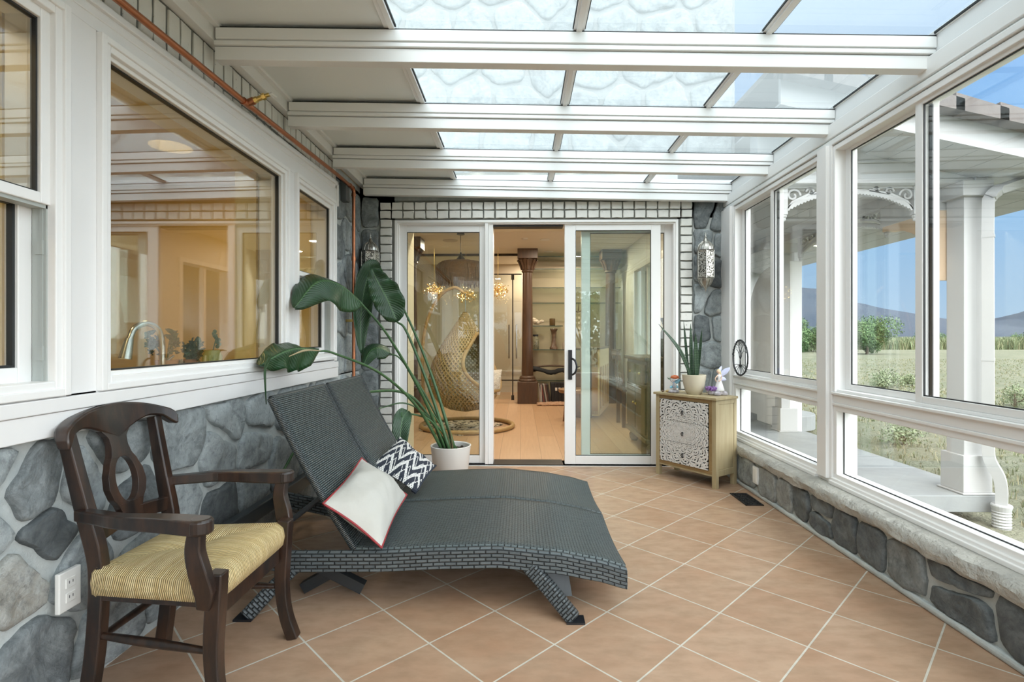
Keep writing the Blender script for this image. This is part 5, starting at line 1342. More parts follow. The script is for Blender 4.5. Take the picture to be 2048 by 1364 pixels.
# feather pendant
pd = thing('pendant_lamp', 'wide brown feathered pendant lamp hanging above the egg chair', 'lamp', (-.83, 7.20, 2.53))
m = MB(); m.lathe([(.001,2.505),(.055,2.505),(.05,2.53),(.001,2.53)], (-.83,7.2,0), 20); m.build('canopy', BLACK, pd)
m = MB(); m.tube([(-.83,7.2,2.51),(-.83,7.2,2.24)], .004, 6); m.lathe([(.012,2.26),(.02,2.22),(.06,2.17),(.07,2.15)], (-.83,7.2,0), 14); m.build('cord', BLACK, pd)
m = MB(); r_ = random.Random(5)
for i in range(620):
    a_ = r_.uniform(0, 2*PI); lay = r_.random(); r0 = .05+.10*lay; r1 = .27+.07*r_.random(); z1 = 1.80+.16*r_.random()-.05*lay
    c_, s_ = math.cos(a_), math.sin(a_); da = r_.uniform(-.12,.12); c2, s2 = math.cos(a_+da), math.sin(a_+da)
    pts = catmull([(-.83+r0*c_,7.2+r0*s_,2.14-.02*lay), (-.83+(r1*.82)*c_,7.2+(r1*.82)*s_,2.125-.02*lay), (-.83+r1*1.02*c2,7.2+r1*1.02*s2,2.02), (-.83+r1*.98*c2,7.2+r1*.98*s2,z1)], 3)
    m.sweep(pts, (-s_, c_, 0), [.010,.014,.004], .001, )
m.build('feather_shade', M('brown_feather', (.085,.045,.018), .7, col2=(.24,.14,.055), nscale=26, stretch=(6,6,.8)), pd)
def emis(name, col, s_):
    t = NT(name); e_ = t.n('ShaderNodeEmission'); e_.inputs[0].default_value = (*col,1); e_.inputs[1].default_value = s_; t.l(e_.outputs[0], t.out.inputs[0]); return t.m
WARM = emis('warm_bulb', (1,.66,.28), 9); GLOW = emis('downlight_lens', (1,.88,.70), 14)
m = MB(); m.ball((-.83,7.2,2.0), .045, 12); m.build('bulb', WARM, pd)
# crystal burst lights
CRY = M('amber_crystal', (.85,.62,.26), .12, 0.6)
def burst(x, y, z, label):
    b_ = thing('crystal_burst_light', label, 'lamp', (x, y, z), 0, 'crystal burst lights'); r_ = random.Random(int(x*100)+9)
    m = MB(); m2 = MB(); m3 = MB()
    for i in range(170):
        d_ = V((r_.gauss(0,1), r_.gauss(0,1), r_.gauss(0,.75))).normalized()*r_.uniform(.05,.19); d_.z *= .8
        m.obox(V((x,y,z))+d_, (.014,.014,.014), Matrix.Rotation(r_.uniform(0,3), 3, 'X') @ Matrix.Rotation(r_.uniform(0,3), 3, 'Z'))
        if i % 5 == 0: m2.ball(V((x,y,z))+d_*.95, .008, 6)
        if i % 4 == 0: m3.tube([(x,y,z), V((x,y,z))+d_], .0012, 4)
    m3.tube([(x,y,z),(x,y,2.53)], .003, 5)
    m.build('crystals', CRY, b_); m2.build('bulbs', WARM, b_); m3.build('wires', BRASS, b_)
burst(-1.38, 8.3, 1.84, 'amber crystal burst light left of the feathered pendant'); burst(-.36, 8.3, 1.83, 'amber crystal burst light hanging right of the feathered pendant'); burst(-.92, 8.75, 1.80, 'amber crystal burst light glimpsed below the feathered pendant')
# recessed lights
DL = [(.36,7.7),(.475,8.76),(1.22,8.75),(.40,9.6),(.38,10.0),(-.55,5.3),(.70,5.4),(-1.6,6.4)]
dt = ['recessed ceiling light nearest the open door', 'recessed ceiling light in front of the glass shelves', 'recessed ceiling light seen through the sliding panel', 'recessed ceiling light beyond the column', 'recessed ceiling light at the far wall', 'recessed ceiling light over the egg chair side of the doorway', 'recessed ceiling light over the sideboard', 'recessed ceiling light near the left column']
for (x, y), l_ in zip(DL, dt):
    d_ = thing('recessed_light', l_, 'ceiling light', (x, y, 2.53), 0, 'recessed lights in the living room ceiling')
    MB().lathe([(.062,2.524),(.075,2.524),(.075,2.531),(.062,2.531)], (x,y,0), 24).build('trim_ring', PLASTIC, d_); MB().lathe([(.001,2.526),(.062,2.526)], (x,y,0), 20).build('lens', GLOW, d_)
sk = thing('ceiling_speaker', 'round flat speaker grille in the ceiling left of the pendant cord', 'speaker', (-1.05, 7.75, 2.53)); MB().lathe([(.001,2.522),(.11,2.522),(.115,2.531),(.001,2.531)], (-1.05,7.75,0), 24).build('grille', M('warm_grey_grille', (.55,.50,.42), .6), sk)
sk = thing('smoke_detector', 'small round smoke detector on the ceiling past the open door', 'detector', (.06, 7.6, 2.53)); MB().lathe([(.001,2.512),(.04,2.512),(.05,2.531),(.001,2.531)], (.06,7.6,0), 20).build('housing', PLASTIC, sk)

# ================================================================= KITCHEN BEHIND THE LEFT WINDOWS
YEL = M('warm_yellow_wall', (.80,.64,.30), .55); TAN = M('tan_cabinet', (.34,.20,.085), .45, col2=(.28,.16,.065), nscale=4, stretch=(1,4,1))
kw = struct('wall_kitchen', (-4.2, 2, 0))
m = MB(); m.box(-4.3, -4.2, -1.2, 4.40, 0, 2.5); m.build('plaster', YEL, kw)
st(MB().box(-4.2, -1.63, -1.3, -1.2, 0, 2.5).build('wall_front', YEL)); st(MB().box(-4.2, -1.63, 4.30, 4.40, 0, 2.5).build('wall_end', YEL))
st(MB().box(-4.3, -1.36, -1.3, 4.40, 2.35, 2.45).build('ceiling', M('kitchen_ceiling', (.62,.50,.32), .6)))
st(MB().box(-4.3, -1.50, -1.3, 4.40, -.1, 0).build('floor', OAK))
kw2 = struct('trim_3', (-1.56, 2, 0))
m = MB()   # inner reveals and inner wall face
for a, b in ((-1.2,.14),(1.48,1.63),(2.925,3.065),(3.685,4.35)): m.box(-1.62, -1.50, a, b, 0, 2.35)
for a, b in ((.14,1.48),(1.63,2.925),(3.065,3.685)): m.box(-1.62, -1.50, a, b, 0, .90); m.box(-1.62, -1.50, a, b, 2.03, 2.35)
m.build('window_reveal', YEL, kw2)
ct_ = thing('kitchen_counter', 'kitchen counter with pale top running under the big window', 'counter', (-1.95, 2.2, 0))
MB().box(-2.24, -1.63, .2, 4.2, .86, .90).build('worktop', M('pale_worktop', (.70,.66,.52), .3), ct_, bevel=.004)
MB().box(-2.20, -1.63, .22, 4.18, 0, .86).build('base', TAN, ct_)
for i in range(4):
    y0 = -.9+i*1.3; o_ = thing('kitchen_cupboard', ['tan tall kitchen cupboard opposite the near window','tan tall kitchen cupboard opposite the left part of the big window','tan tall kitchen cupboard opposite the right part of the big window','tan tall kitchen cupboard in the far kitchen corner'][i], 'cupboard', (-3.9, y0+.6, 0), 0, 'tall kitchen cupboards')
    MB().box(-4.19, -3.62, y0, y0+1.26, 0, 2.25).build('carcass', TAN, o_)
    for k in range(2):
        d_ = MB().box(-3.62, -3.60, y0+.01+k*.63, y0+.62+k*.63, .1, 2.24).build('door', TAN, o_, bevel=.004); MB().tube([(-3.58,y0+.56+k*.14,.95),(-3.58,y0+.56+k*.14,1.15)], .007, 6).build('handle', CHROME, d_)
fc = thing('kitchen_faucet', 'tall chrome gooseneck faucet behind the big window', 'faucet', (-1.70, 2.44, .90))
m = MB(); m.lathe([(.028,.90),(.028,.91),(.018,.92)], (-1.70,2.44,0), 14); m.tube(catmull([(-1.70,2.44,.91),(-1.70,2.44,1.05),(-1.705,2.42,1.12),(-1.72,2.365,1.145),(-1.735,2.31,1.12),(-1.74,2.285,1.07)], 7), .013, 10); m.build('spout', CHROME, fc, smooth=True)
MB().tube([(-1.740,2.286,1.075),(-1.746,2.268,.985)], [.016,.026], 12).build('spray_head', CHROME, fc, smooth=40); MB().tube([(-1.70,2.46,.96),(-1.70,2.52,.99)], .006, 8).build('lever', CHROME, fc)
jr = thing('dish_brush', 'teal handled dish brush leaning in a dark jar behind the big window', 'brush', (-1.72, 1.86, .9)); MB().tube([(-1.72,1.93,.90),(-1.73,1.80,1.085)], [.011,.008], 8).build('handle', M('teal_plastic', (.03,.30,.25), .4), jr, smooth=True)
lat('green_jar', 'dark green glass jar on the kitchen counter at the edge of the big window', 'jar', [(.05,0),(.06,.01),(.06,.10),(.045,.13),(.045,.14),(.001,.14)], (-1.76,1.80,.90), M('dark_green_glass', (.03,.08,.06), .2))
lat('yellow_green_bowl', 'yellow green bowl by the faucet behind the big window', 'bowl', [(.06,0),(.10,.02),(.13,.07),(.125,.07),(.09,.03),(.001,.02)], (-1.80,2.04,.90), M('lime_ceramic', (.34,.44,.10), .35))
def kplant(x, y, label, h_, seed):
    o_ = thing('potted_herb', label, 'plant', (x, y, .90), 0, 'plants behind the big window'); r_ = random.Random(seed)
    MB().lathe([(.04,0),(.05,.07),(.045,.07),(.001,.06)], (x,y,.90), 14).build('pot', M('terracotta_pot', (.36,.16,.07), .7), o_, smooth=40)
    m = MB(); m2 = MB()
    for i in range(9):
        a_ = r_.uniform(0,2*PI); q = V((x+r_.uniform(.02,.09)*math.cos(a_), y+r_.uniform(.02,.10)*math.sin(a_), .97+h_*r_.uniform(.4,1))); m.tube([(x,y,.96), q], .0025, 5)
        for k in range(4):
            d_ = V((r_.uniform(-1,1), r_.uniform(-1,1), r_.uniform(-.2,1))).normalized(); leaf(m2, [q-V((0,0,.02*k)), q-V((0,0,.02*k))+d_*.022, q-V((0,0,.02*k))+d_*.045], .012, (d_.y,-d_.x,.4), n=6)
    m.build('stems', STEM, o_); m2.build('leaves', LEAF, o_, smooth=True)
kplant(-1.72, 2.50, 'leafy herb in a terracotta pot right of the faucet', .13, 3); kplant(-1.70, 2.62, 'second leafy herb in a terracotta pot farther from the faucet', .10, 4)
kj = thing('preserving_jar', 'glass jar holding a green sprig in the right corner of the big window', 'jar', (-1.70, 2.84, .90)); MB().lathe([(.045,0),(.05,.01),(.05,.08),(.04,.10),(.04,.11),(.001,.11)], (-1.70,2.84,.90), 16).build('jar', M('green_tint_jar', (.38,.42,.16), .2), kj, smooth=40)
m = MB(); m.tube([(-1.70,2.84,.99),(-1.69,2.87,1.10)], .003, 5)
for k in range(8): m.ball((-1.695+rnd.uniform(-.02,.02), 2.86+rnd.uniform(-.03,.03), 1.03+k*.012), .012, 6)
m.build('sprig', STEM, kj)
# ================================================================= OUTSIDE: PORCH, FIELD, TREES, MOUNTAINS
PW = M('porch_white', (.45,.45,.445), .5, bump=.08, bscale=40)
ROOFT = M('brown_roof_tile', (.115,.10,.095), .85, col2=(.16,.14,.13), nscale=8, bump=.4, bscale=50)
PEACH = M('peach_plaster', (.62,.47,.33), .8)
po = thing('porch', 'white wooden side porch with gingerbread trim, square columns and brown tiled roof', 'porch', (2.7, 5.5, -.15))
def rz_(x): return 2.94-(x-1.9)*.228
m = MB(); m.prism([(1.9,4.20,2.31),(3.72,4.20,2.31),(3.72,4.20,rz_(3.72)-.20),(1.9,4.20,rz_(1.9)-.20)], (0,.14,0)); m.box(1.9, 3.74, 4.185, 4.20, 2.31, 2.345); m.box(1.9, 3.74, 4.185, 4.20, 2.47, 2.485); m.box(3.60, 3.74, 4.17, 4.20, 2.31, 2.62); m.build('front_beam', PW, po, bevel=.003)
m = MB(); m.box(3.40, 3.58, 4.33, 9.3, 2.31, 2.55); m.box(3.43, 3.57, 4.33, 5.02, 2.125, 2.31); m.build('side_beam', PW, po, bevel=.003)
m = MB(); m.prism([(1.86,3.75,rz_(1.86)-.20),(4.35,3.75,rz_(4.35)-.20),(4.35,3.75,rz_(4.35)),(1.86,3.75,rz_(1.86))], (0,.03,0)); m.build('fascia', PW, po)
m = MB()
n_ = 14
for i in range(n_):
    a = 1.86+(4.35-1.86)*i/n_; b = 1.86+(4.35-1.86)*(i+1)/n_-.006; m.prism([(a,3.78,rz_(a)-.20),(b,3.78,rz_(b)-.20),(b,3.78,rz_(b)-.185),(a,3.78,rz_(a)-.185)], (0,.46,0))
    m.prism([(a,4.25,rz_(a)-.20),(b,4.25,rz_(b)-.20),(b,4.25,rz_(b)-.185),(a,4.25,rz_(a)-.185)], (0,5.2,0))
m.build('soffit_boards', PW, po)
m = MB()
for i in range(9):
    a = 1.80+.30*i; b = a+.36; m.prism([(a,3.66,rz_(a)+.035),(b,3.66,rz_(b)+.012),(b,3.66,rz_(b)+.042),(a,3.66,rz_(a)+.075)], (0,5.7,0)); m.prism([(a,3.63,rz_(a)-.035),(b,3.63,rz_(b)-.035),(b,3.63,rz_(b)+.050),(a,3.63,rz_(a)+.080)], (0,.10,0))
m.build('tiled_roof', ROOFT, po)
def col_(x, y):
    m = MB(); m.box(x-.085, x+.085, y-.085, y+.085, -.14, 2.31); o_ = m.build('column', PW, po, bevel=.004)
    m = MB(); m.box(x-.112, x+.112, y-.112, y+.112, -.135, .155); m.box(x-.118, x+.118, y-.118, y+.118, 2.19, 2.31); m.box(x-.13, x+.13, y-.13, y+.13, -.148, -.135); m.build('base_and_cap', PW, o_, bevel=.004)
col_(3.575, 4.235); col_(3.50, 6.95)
def ginger(to3, L, n=2):
    """scalloped fretwork valance from 0 to L along to3's first axis with turned drops at its ends"""
    m = MB(); th = .012
    def slab2(poly):
        a = [to3(u, z, -th) for u, z in poly]; b = [to3(u, z, th) for u, z in poly]; k = len(poly)
        m.add(a+b, [tuple(range(k)), tuple(range(2*k-1, k-1, -1))]+[(i, (i+1) % k, k+(i+1) % k, k+i) for i in range(k)])
    def arc(u): q = (2*u/L-1); return -.215+.155*(1-abs(q)**2.2)
    N = 40
    for i in range(N):
        u0, u1 = L*i/N, L*(i+1)/N; slab2([(u0,arc(u0)),((u0+u1)/2,arc((u0+u1)/2)-.011),(u1,arc(u1)),(u1,arc(u1)+.034),(u0,arc(u0)+.034)])
    slab2([(0,-.02),(L,-.02),(L,0),(0,0)])
    def curl(cu, cz, r0, s_):
        pts = [(cu+s_*r0*(1-a/36)*math.cos(a*.24), cz+r0*(1-a/36)*math.sin(a*.24)) for a in range(31)]
        for (a, b) in zip(pts, pts[1:]):
            dx, dz = b[0]-a[0], b[1]-a[1]; l_ = math.hypot(dx, dz) or 1; w_ = .0075; nx, nz = -dz/l_*w_, dx/l_*w_
            slab2([(a[0]+nx,a[1]+nz),(b[0]+nx,b[1]+nz),(b[0]-nx,b[1]-nz),(a[0]-nx,a[1]-nz)])
    for s_, u in ((1,.075),(-1,L-.075)):
        curl(u, -.078, .058, s_); curl(u+s_*.14, -.048, .036, -s_); curl(u+s_*.24, -.034, .026, s_)
        a = [(u-s_*.06,-.20),(u-s_*.01,-.13),(u+s_*.12,-.07),(u+s_*.3,-.035)]
        for p_, q in zip(a, a[1:]): slab2([(p_[0],p_[1]-.010),(q[0],q[1]-.010),(q[0],q[1]+.010),(p_[0],p_[1]+.010)])
    m.build('gingerbread_valance', PW, po)
    for u in (0, L):
        q = to3(u, 0, 0); m = MB(); m.box(q.x-.025, q.x+.025, q.y-.025, q.y+.025, q.z-.235, q.z); m.lathe([(.018,-.262),(.026,-.25),(.028,-.24),(.020,-.235)], q, 10); m.ball(q+V((0,0,-.268)), .020, 10); m.build('drop_finial', PW, po, bevel=.003)
ginger(lambda u, z, d_: V((2.14+u, 4.27+d_, 2.31+z)), 1.06)
ginger(lambda u, z, d_: V((3.47+d_, 4.98+u, 2.31+z)), 1.52)
# peach spandrel beside the front column and white flared wing at the far end
pts = [(4.33,2.125),(5.00,2.125),(5.00,2.08)]+[(5.00-.62*math.sin(a_), 2.08-.42*(1-math.cos(a_))) for a_ in [PI/2*i/10 for i in range(1, 11)]]+[(4.36,1.55),(4.33,1.55)]
m = MB(); m.prism([(3.44,y,z) for y, z in pts], (.12,0,0)); m.build('peach_spandrel', PEACH, po)
pts = [(6.86,-.15),(9.3,-.15),(9.3,1.32),(8.10,1.32),(8.08,1.42)]+[(8.06-.70*(1-math.cos(a_)), 1.42+.66*math.sin(a_)) for a_ in [PI/2*i/10 for i in range(1, 11)]]+[(6.86,2.08)]
m = MB(); m.prism([(3.52,y,z) for y, z in pts], (.16,0,0)); m.build('flared_wing_wall', M('lightened_white', (.82,.82,.80), .7), po, bevel=.006)  # white lightened beyond the porch paint to offset shade under its roof
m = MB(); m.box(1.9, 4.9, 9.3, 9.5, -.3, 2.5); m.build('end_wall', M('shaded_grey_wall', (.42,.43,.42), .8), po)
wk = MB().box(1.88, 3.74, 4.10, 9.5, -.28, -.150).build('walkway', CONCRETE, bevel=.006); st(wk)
ps = MB().lathe([(.50,-.28),(.50,-.06),(.001,-.06)], (3.95,8.05,0), 32).build('round_step', CONCRETE, bevel=.01, at=(3.95,8.05,-.28)); tag(ps, 'round concrete step beside the white flared porch wall', 'step')
ds = thing('downspout', 'white downspout running down the porch column into a ribbed drain pipe', 'downspout', (3.70, 4.10, -.4))
m = MB(); pth = catmull([(4.30,4.06,2.42),(3.95,4.06,2.31),(3.68,4.06,2.22)], 4)[:-1]+catmull([(3.68,4.06,2.22),(3.625,4.07,2.16),(3.610,4.075,2.05),(3.610,4.075,1.2),(3.610,4.075,.25)], 5)[:-1]+catmull([(3.610,4.075,.25),(3.614,4.065,.14),(3.650,4.03,.02),(3.662,4.02,-.08),(3.662,4.02,-.20)], 5)
m.sweep(pth, (.7,-.7,0), .036, .030); m.build('pipe', PW, ds, bevel=.008)
for z in (1.85, .9): MB().sweep([(3.610,4.075,z),(3.610,4.075,z+.022)], (.7,-.7,0), .0385, .0325).build('strap', PW, ds)
m = MB(); m.lathe([(.062,-.19),(.066,-.20),(.058,-.235)]+[(.054+(.006 if i % 2 else 0), -.235-.011*i) for i in range(20)], (3.662,4.02,0), 20); m.build('ribbed_drain', PW, ds)

t = NT('dry_field'); p = t.pr(rough=.95); co = t.coord()
n1 = t.ramp(t.noise(.35, 6, .62, co), [(.36,0),(.66,1)]); n2 = t.ramp(t.noise(1.6, 6, .7, co), [(.36,0),(.62,1)]); n3 = t.ramp(t.noise(9, 5, .7, co), [(.35,0),(.7,1)])
c = t.mix(n1, (.215,.215,.145), (.105,.13,.07)); c = t.mix(t.math('MULTIPLY', n2, .55), c, (.27,.262,.205)); c = t.mix(t.math('MULTIPLY', n3, .5), c, (.15,.165,.085))
t.l(c, p.inputs['Base Color']); t.bump(p, t.math('ADD', n3, t.noise(40, 4)), .8, .05); FIELD = t.m
P = []
xs_ = [-400,-120,-60,-30,-15,-8,-4,0,1.9,2.5,3,3.5,4,4.5,5,6,7,8,10,12,15,20,30,45,70,110,200,500,1500,4000]
ys_ = [-600,-200,-80,-40,-20,-10,-5,-3,-2,0,1,2,3,4,5,6,8,10,13,17,22,30,45,70,110,200,500,1500,4200]
for x in xs_: P.append([V((x, y, -.36+.05*noise.noise(V((x*.3, y*.3, 0))) if abs(x) < 60 else -.36)) for y in ys_])
gr = MB().grid(P).build('ground', FIELD, smooth=True); st(gr)
def blades(name, label, n, area, h_, wd, cols, seed, cat='grass'):
    r_ = random.Random(seed); m = MB()
    for i in range(n):
        x, y = area(r_); hh = h_*r_.uniform(.5,1.25); k = r_.randint(3,6)
        for _ in range(k):
            a_ = r_.uniform(0,2*PI); ln = hh*r_.uniform(.2,.7); bx_, by_ = x+r_.uniform(-.06,.06)*h_*5, y+r_.uniform(-.06,.06)*h_*5
            sx_, sy_ = -math.sin(a_)*wd, math.cos(a_)*wd; q = r_.uniform(.75,1.1)
            c_ = cols[r_.randrange(len(cols))]; c_ = tuple(v*q for v in c_)
            z0 = -.38
            m.add([(bx_-sx_,by_-sy_,z0),(bx_+sx_,by_+sy_,z0),(bx_+math.cos(a_)*ln*.4+sx_*.7,by_+math.sin(a_)*ln*.4+sy_*.7,z0+hh*.65),(bx_+math.cos(a_)*ln*.4-sx_*.7,by_+math.sin(a_)*ln*.4-sy_*.7,z0+hh*.65),(bx_+math.cos(a_)*ln,by_+math.sin(a_)*ln,z0+hh)], [(0,1,2,3),(3,2,4)], tone=c_)
    o_ = m.build(name, GRASSM); tag(o_, label, cat, kind='stuff'); return o_
t = NT('grass_blades'); p = t.pr(rough=.8); at = t.n('ShaderNodeVertexColor'); at.layer_name = 'tone'; t.l(at.outputs[0], p.inputs['Base Color']); GRASSM = t.m
DRY = [(.32,.29,.18),(.27,.26,.15),(.22,.24,.12),(.36,.335,.22),(.15,.19,.09),(.18,.215,.11)]
def near_area(r_):
    while True:
        y = 2.0+8*r_.random(); x = 3.85+(y+3)*.85*r_.random()
        if x > 3.8 or y < 4: return x, y
blades('grass', 'short dry grass and weeds close to the porch and windows', 4200, near_area, .085, .004, DRY, 4)
blades('grass', 'patchy dry grass across the open field', 9000, lambda r_: (lambda y: ((.40+.85*r_.random())*y, y))(9+26*r_.random()**1.4), .075, .009, DRY, 5)
blades('meadow_grass', 'tall band of green reeds at the far edge of the field', 12000, lambda r_: (lambda y: ((.38+.85*r_.random())*y, y))(62+16*r_.random()), 1.35, .035, [(.22,.26,.13),(.17,.22,.11),(.13,.18,.09),(.28,.28,.16)], 6)
# shrubs and trees
FOL = [(.050,.105,.035),(.075,.14,.05),(.10,.18,.065),(.14,.22,.09)]
BARK = M('bark', (.10,.075,.05), .9)
def tree(name, label, cat, x, y, h_, w_, n=1600, seed=1, cols=FOL, lf=.16, base=.12, lobes=7):
    o_ = thing(name, label, cat, (x, y, -.36)); r_ = random.Random(seed); m = MB()
    blobs = [(V((x+r_.uniform(-.5,.5)*w_*.75, y+r_.uniform(-.5,.5)*w_*.75, -.36+h_*(base+(1-base)*r_.uniform(.14,.80)))), w_*r_.uniform(.20,.34)) for _ in range(lobes)]
    for i in range(n):
        c_, R_ = blobs[r_.randrange(lobes)]; d_ = V((r_.gauss(0,1), r_.gauss(0,1), r_.gauss(0,.9))).normalized(); q = c_+d_*R_*r_.uniform(.55,1.05)
        if q.z < -.3: q.z = -.3+abs(q.z+.3)*.3
        u = V((r_.gauss(0,1), r_.gauss(0,1), r_.gauss(0,1))).normalized(); v = u.cross(d_).normalized(); s_ = lf*r_.uniform(.6,1.2); t_ = cols[r_.randrange(len(cols))]
        m.add([q-u*s_, q+v*s_*.5, q+u*s_, q-v*s_*.5], [(0,1,2,3)], tone=t_)
    m.build('foliage', GRASSM, o_)
    m = MB(); m.tube([(x,y,-.4),(x+.02*h_,y,-.36+h_*.35),(x-.01*h_,y,-.36+h_*.6)], [w_*.035,w_*.015], 7)
    for c_, R_ in blobs: m.tube([(x,y,-.36+h_*.22), (V((x,y,-.36+h_*.3))+c_)/2, c_], [w_*.018,w_*.006], 5)
    m.build('trunk', BARK, o_); return o_
tree('tree', 'bushy green tree beyond the field between the window posts', 'tree', 30.3, 46, 3.6, 3.6, 11000, 2, lf=.095, base=.02, lobes=14)
tree('tree', 'lower dark green tree left of the bushy one', 'tree', 31.2, 53, 2.9, 4.0, 7000, 3, lf=.10, base=.05)
tree('tree', 'wide green thicket tree seen past the far porch post', 'tree', 30.0, 55, 3.3, 4.0, 8000, 8, lf=.10, base=.05)
tree('tree', 'small rounded tree at the left end of the tree line', 'tree', 27.4, 52, 2.5, 3.6, 7000, 9, lf=.10, base=.05)
tree('shrub', 'tiny dark shrub on the horizon behind the reeds', 'shrub', 54.5, 72, 2.3, 3.2, 2200, 10, lf=.1, base=.0)
tree('shrub', 'tiny shrub on the horizon near the second window stile', 'shrub', 61.0, 76, 2.0, 2.6, 2000, 11, lf=.1, base=.0)
tree('shrub', 'dark shrub on the horizon at the right edge of the view', 'shrub', 95, 98, 2.8, 5, 2400, 12, lf=.14, base=.0)
SAGE = [(.20,.25,.14),(.26,.30,.18),(.17,.21,.11)]
tree('weed_clump', 'upright green weed clump in the middle of the field', 'weeds', 10.6, 15.2, .42, .85, 1800, 13, SAGE, .028, 0, 6)
tree('weed_clump', 'lower green weed clump beside the upright one', 'weeds', 11.6, 15.6, .30, .6, 1000, 14, SAGE, .026, 0, 4)
tree('weed_clump', 'grey green weed clump seen above the window rail at right', 'weeds', 10.2, 10.9, .45, .8, 1500, 15, SAGE, .026, 0, 5)
tree('weed_clump', 'small sage weed near the downspout', 'weeds', 5.3, 5.1, .22, .5, 700, 16, SAGE, .02, 0, 4)
tree('weed_clump', 'sage weed past the walkway edge', 'weeds', 5.1, 7.0, .22, .6, 700, 17, SAGE, .02, 0, 4)
# trees standing behind the camera, met only in the reflections
tree('tree', 'broad garden tree behind the camera mirrored in the left door pane', 'tree', -2.0, -16, 4.6, 4.0, 1500, 21, lf=.2)
tree('tree', 'garden tree behind the camera mirrored in the sliding panel', 'tree', 3.2, -18, 4.0, 3.4, 1300, 22, lf=.2)
# mountains
t = NT('hazed_mountain_slope'); p = t.pr(rough=1.0)
n = t.ramp(t.noise(.0022, 7, .65), [(.35,0),(.68,1)]); t.l(t.mix(n, (.026,.042,.068), (.042,.057,.080)), p.inputs['Base Color']); MTN = t.m  # blue-grey distance haze is put into the slope's base colour
def ridge(name, pts, y, depth, seed):
    """pts: (x, height) along the crest"""
    P = []; N_ = 90
    for i in range(N_+1):
        x = pts[0][0]+(pts[-1][0]-pts[0][0])*i/N_
        for (a, ha), (b, hb) in zip(pts, pts[1:]):
            if a <= x <= b: k = (x-a)/(b-a); k = k*k*(3-2*k)*.5+.5*k; hgt = ha+(hb-ha)*k; break
        hgt += noise.noise(V((x*.004, seed, 0)))*9+noise.noise(V((x*.015, seed, 0)))*4; row = []
        for j in range(9):
            q = j/4-1; row.append(V((x+noise.noise(V((x*.002,q*3,seed)))*60, y+q*depth, -1+max(0, hgt*(1-abs(q)**1.1)+noise.noise(V((x*.006,q*4,seed)))*hgt*.3*(1-abs(q))*(abs(q) > .01)))))
        P.append(row)
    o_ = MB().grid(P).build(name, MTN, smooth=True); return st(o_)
k = 3.0
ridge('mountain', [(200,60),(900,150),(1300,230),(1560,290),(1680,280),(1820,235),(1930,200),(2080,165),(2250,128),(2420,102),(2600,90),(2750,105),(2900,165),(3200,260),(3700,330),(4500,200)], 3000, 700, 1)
# lamps that belong to the rooms
# ================================================================= CAMERA, SKY, LIGHT
cd = bpy.data.cameras.new('camera'); cam = bpy.data.objects.new('camera', cd); COL.objects.link(cam); S.camera = cam
cam.location = (0, 0, 1.08); cam.rotation_euler = (PI/2, 0, math.radians(.94))
cd.sensor_width = 36; cd.lens = 36*1040/2048; cd.shift_y = -7/2048; cd.clip_start = .02; cd.clip_end = 20000

w = bpy.data.worlds.new('sky'); S.world = w; w.use_nodes = True; nt = w.node_tree; nt.nodes.clear()
tc = nt.nodes.new('ShaderNodeTexCoord'); sx = nt.nodes.new('ShaderNodeSeparateXYZ'); nt.links.new(tc.outputs['Generated'], sx.inputs[0])
rp = nt.nodes.new('ShaderNodeValToRGB'); e = rp.color_ramp.elements
ZEN = 1.6
stops = [(0, (.20,.20,.17)), (.495, (.30,.30,.26)), (.505, (.33,.46,.60)), (.60, (.225,.40,.62)), (.70, (.125,.30,.60)), (.765, (.50,.66,.86)), (.84, (ZEN*.93,ZEN*.98,ZEN)), (1, (ZEN*.95,ZEN*.98,ZEN))]
while len(e) < len(stops): e.new(.5)
for k, (p_, c_) in enumerate(stops): e[k].position = p_; e[k].color = (*c_, 1)
ma = nt.nodes.new('ShaderNodeMath'); ma.operation = 'MULTIPLY_ADD'; ma.inputs[1].default_value = .5; ma.inputs[2].default_value = .5
nt.links.new(sx.outputs[2], ma.inputs[0]); nt.links.new(ma.outputs[0], rp.inputs[0])
no = nt.nodes.new('ShaderNodeTexNoise'); no.inputs['Scale'].default_value = 2.6; no.inputs['Detail'].default_value = 5
mp = nt.nodes.new('ShaderNodeMapping'); mp.inputs['Scale'].default_value = (1,1,4); nt.links.new(tc.outputs['Generated'], mp.inputs[0]); nt.links.new(mp.outputs[0], no.inputs[0])
cr = nt.nodes.new('ShaderNodeValToRGB'); cr.color_ramp.elements[0].position = .5; cr.color_ramp.elements[1].position = .75
nt.links.new(no.outputs[0], cr.inputs[0])
mu = nt.nodes.new('ShaderNodeMath'); mu.operation = 'MULTIPLY'; mu.inputs[1].default_value = .30; nt.links.new(cr.outputs[0], mu.inputs[0])
mx = nt.nodes.new('ShaderNodeMix'); mx.data_type = 'RGBA'; mx.blend_type = 'LIGHTEN'; mx.inputs[7].default_value = (.68,.78,.90,1)
nt.links.new(mu.outputs[0], mx.inputs[0]); nt.links.new(rp.outputs[0], mx.inputs[6])
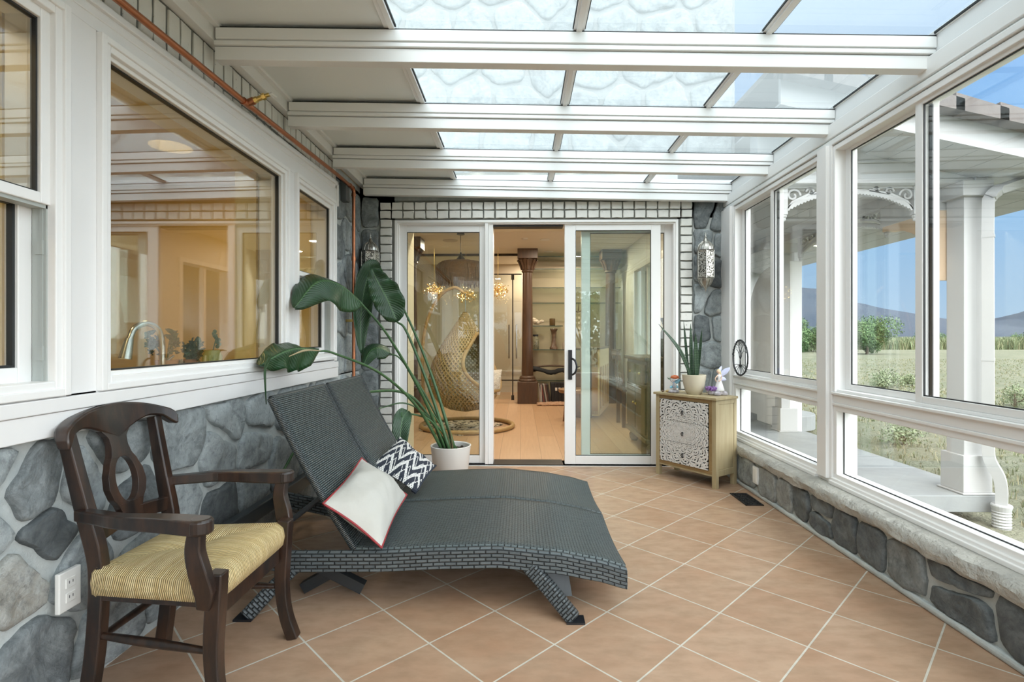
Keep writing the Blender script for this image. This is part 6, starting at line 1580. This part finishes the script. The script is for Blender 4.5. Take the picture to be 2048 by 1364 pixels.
# fill glow added to the sky behind and right of the camera, brightening the room
vm = nt.nodes.new('ShaderNodeVectorMath'); vm.operation = 'DOT_PRODUCT'; vm.inputs[1].default_value = V((.72,-.60,.42)).normalized(); nt.links.new(tc.outputs['Generated'], vm.inputs[0])
g1 = nt.nodes.new('ShaderNodeMath'); g1.operation = 'MAXIMUM'; g1.inputs[1].default_value = 0; nt.links.new(vm.outputs['Value'], g1.inputs[0])
g2 = nt.nodes.new('ShaderNodeMath'); g2.operation = 'POWER'; g2.inputs[1].default_value = 3; nt.links.new(g1.outputs[0], g2.inputs[0])
ad = nt.nodes.new('ShaderNodeMix'); ad.data_type = 'RGBA'; ad.blend_type = 'ADD'; ad.inputs[7].default_value = (5.0,4.98,4.95,1); ad.clamp_result = False
nt.links.new(g2.outputs[0], ad.inputs[0]); nt.links.new(mx.outputs[2], ad.inputs[6])
bg = nt.nodes.new('ShaderNodeBackground'); bg.inputs[1].default_value = 1.0; nt.links.new(ad.outputs[2], bg.inputs[0])
wo = nt.nodes.new('ShaderNodeOutputWorld'); nt.links.new(bg.outputs[0], wo.inputs[0])

def lamp(name, kind, loc, energy, col=(1,1,1), rot=(0,0,0), **k):
    l = bpy.data.lights.new(name, kind); l.energy = energy; l.color = col
    for a, b in k.items(): setattr(l, a, b)
    o = bpy.data.objects.new(name, l); COL.objects.link(o); o.location = loc; o.rotation_euler = rot; return o
lamp('sun', 'SUN', (6,-8,12), 3.1, (1,.965,.92), (math.radians(47), 0, math.radians(-24)), angle=math.radians(62))
for (x_, y_) in [(.36,7.7),(1.0,8.6),(-.55,5.3),(.70,5.4),(-1.2,8.2),(.2,9.8)]: lamp("room_lamp", "AREA", (x_, y_, 2.515), 15, (1,.85,.66), shape="DISK", size=.13)
for (x_, y_) in [(-2.3,.5),(-2.3,1.75),(-2.3,3.4)]: lamp("kitchen_lamp", "AREA", (x_, y_, 2.34), 6, (1,.68,.28), shape="DISK", size=.25)

S.view_settings.view_transform = 'Standard'; S.view_settings.look = 'None'; S.view_settings.exposure = .58; S.view_settings.gamma = 1
S.view_settings.use_curve_mapping = False
cy = S.cycles
cy.max_bounces = 14; cy.diffuse_bounces = 6; cy.glossy_bounces = 5; cy.transparent_max_bounces = 40; cy.transmission_bounces = 8
cy.sample_clamp_indirect = 6; cy.caustics_reflective = False; cy.caustics_refractive = False; cy.blur_glossy = .5
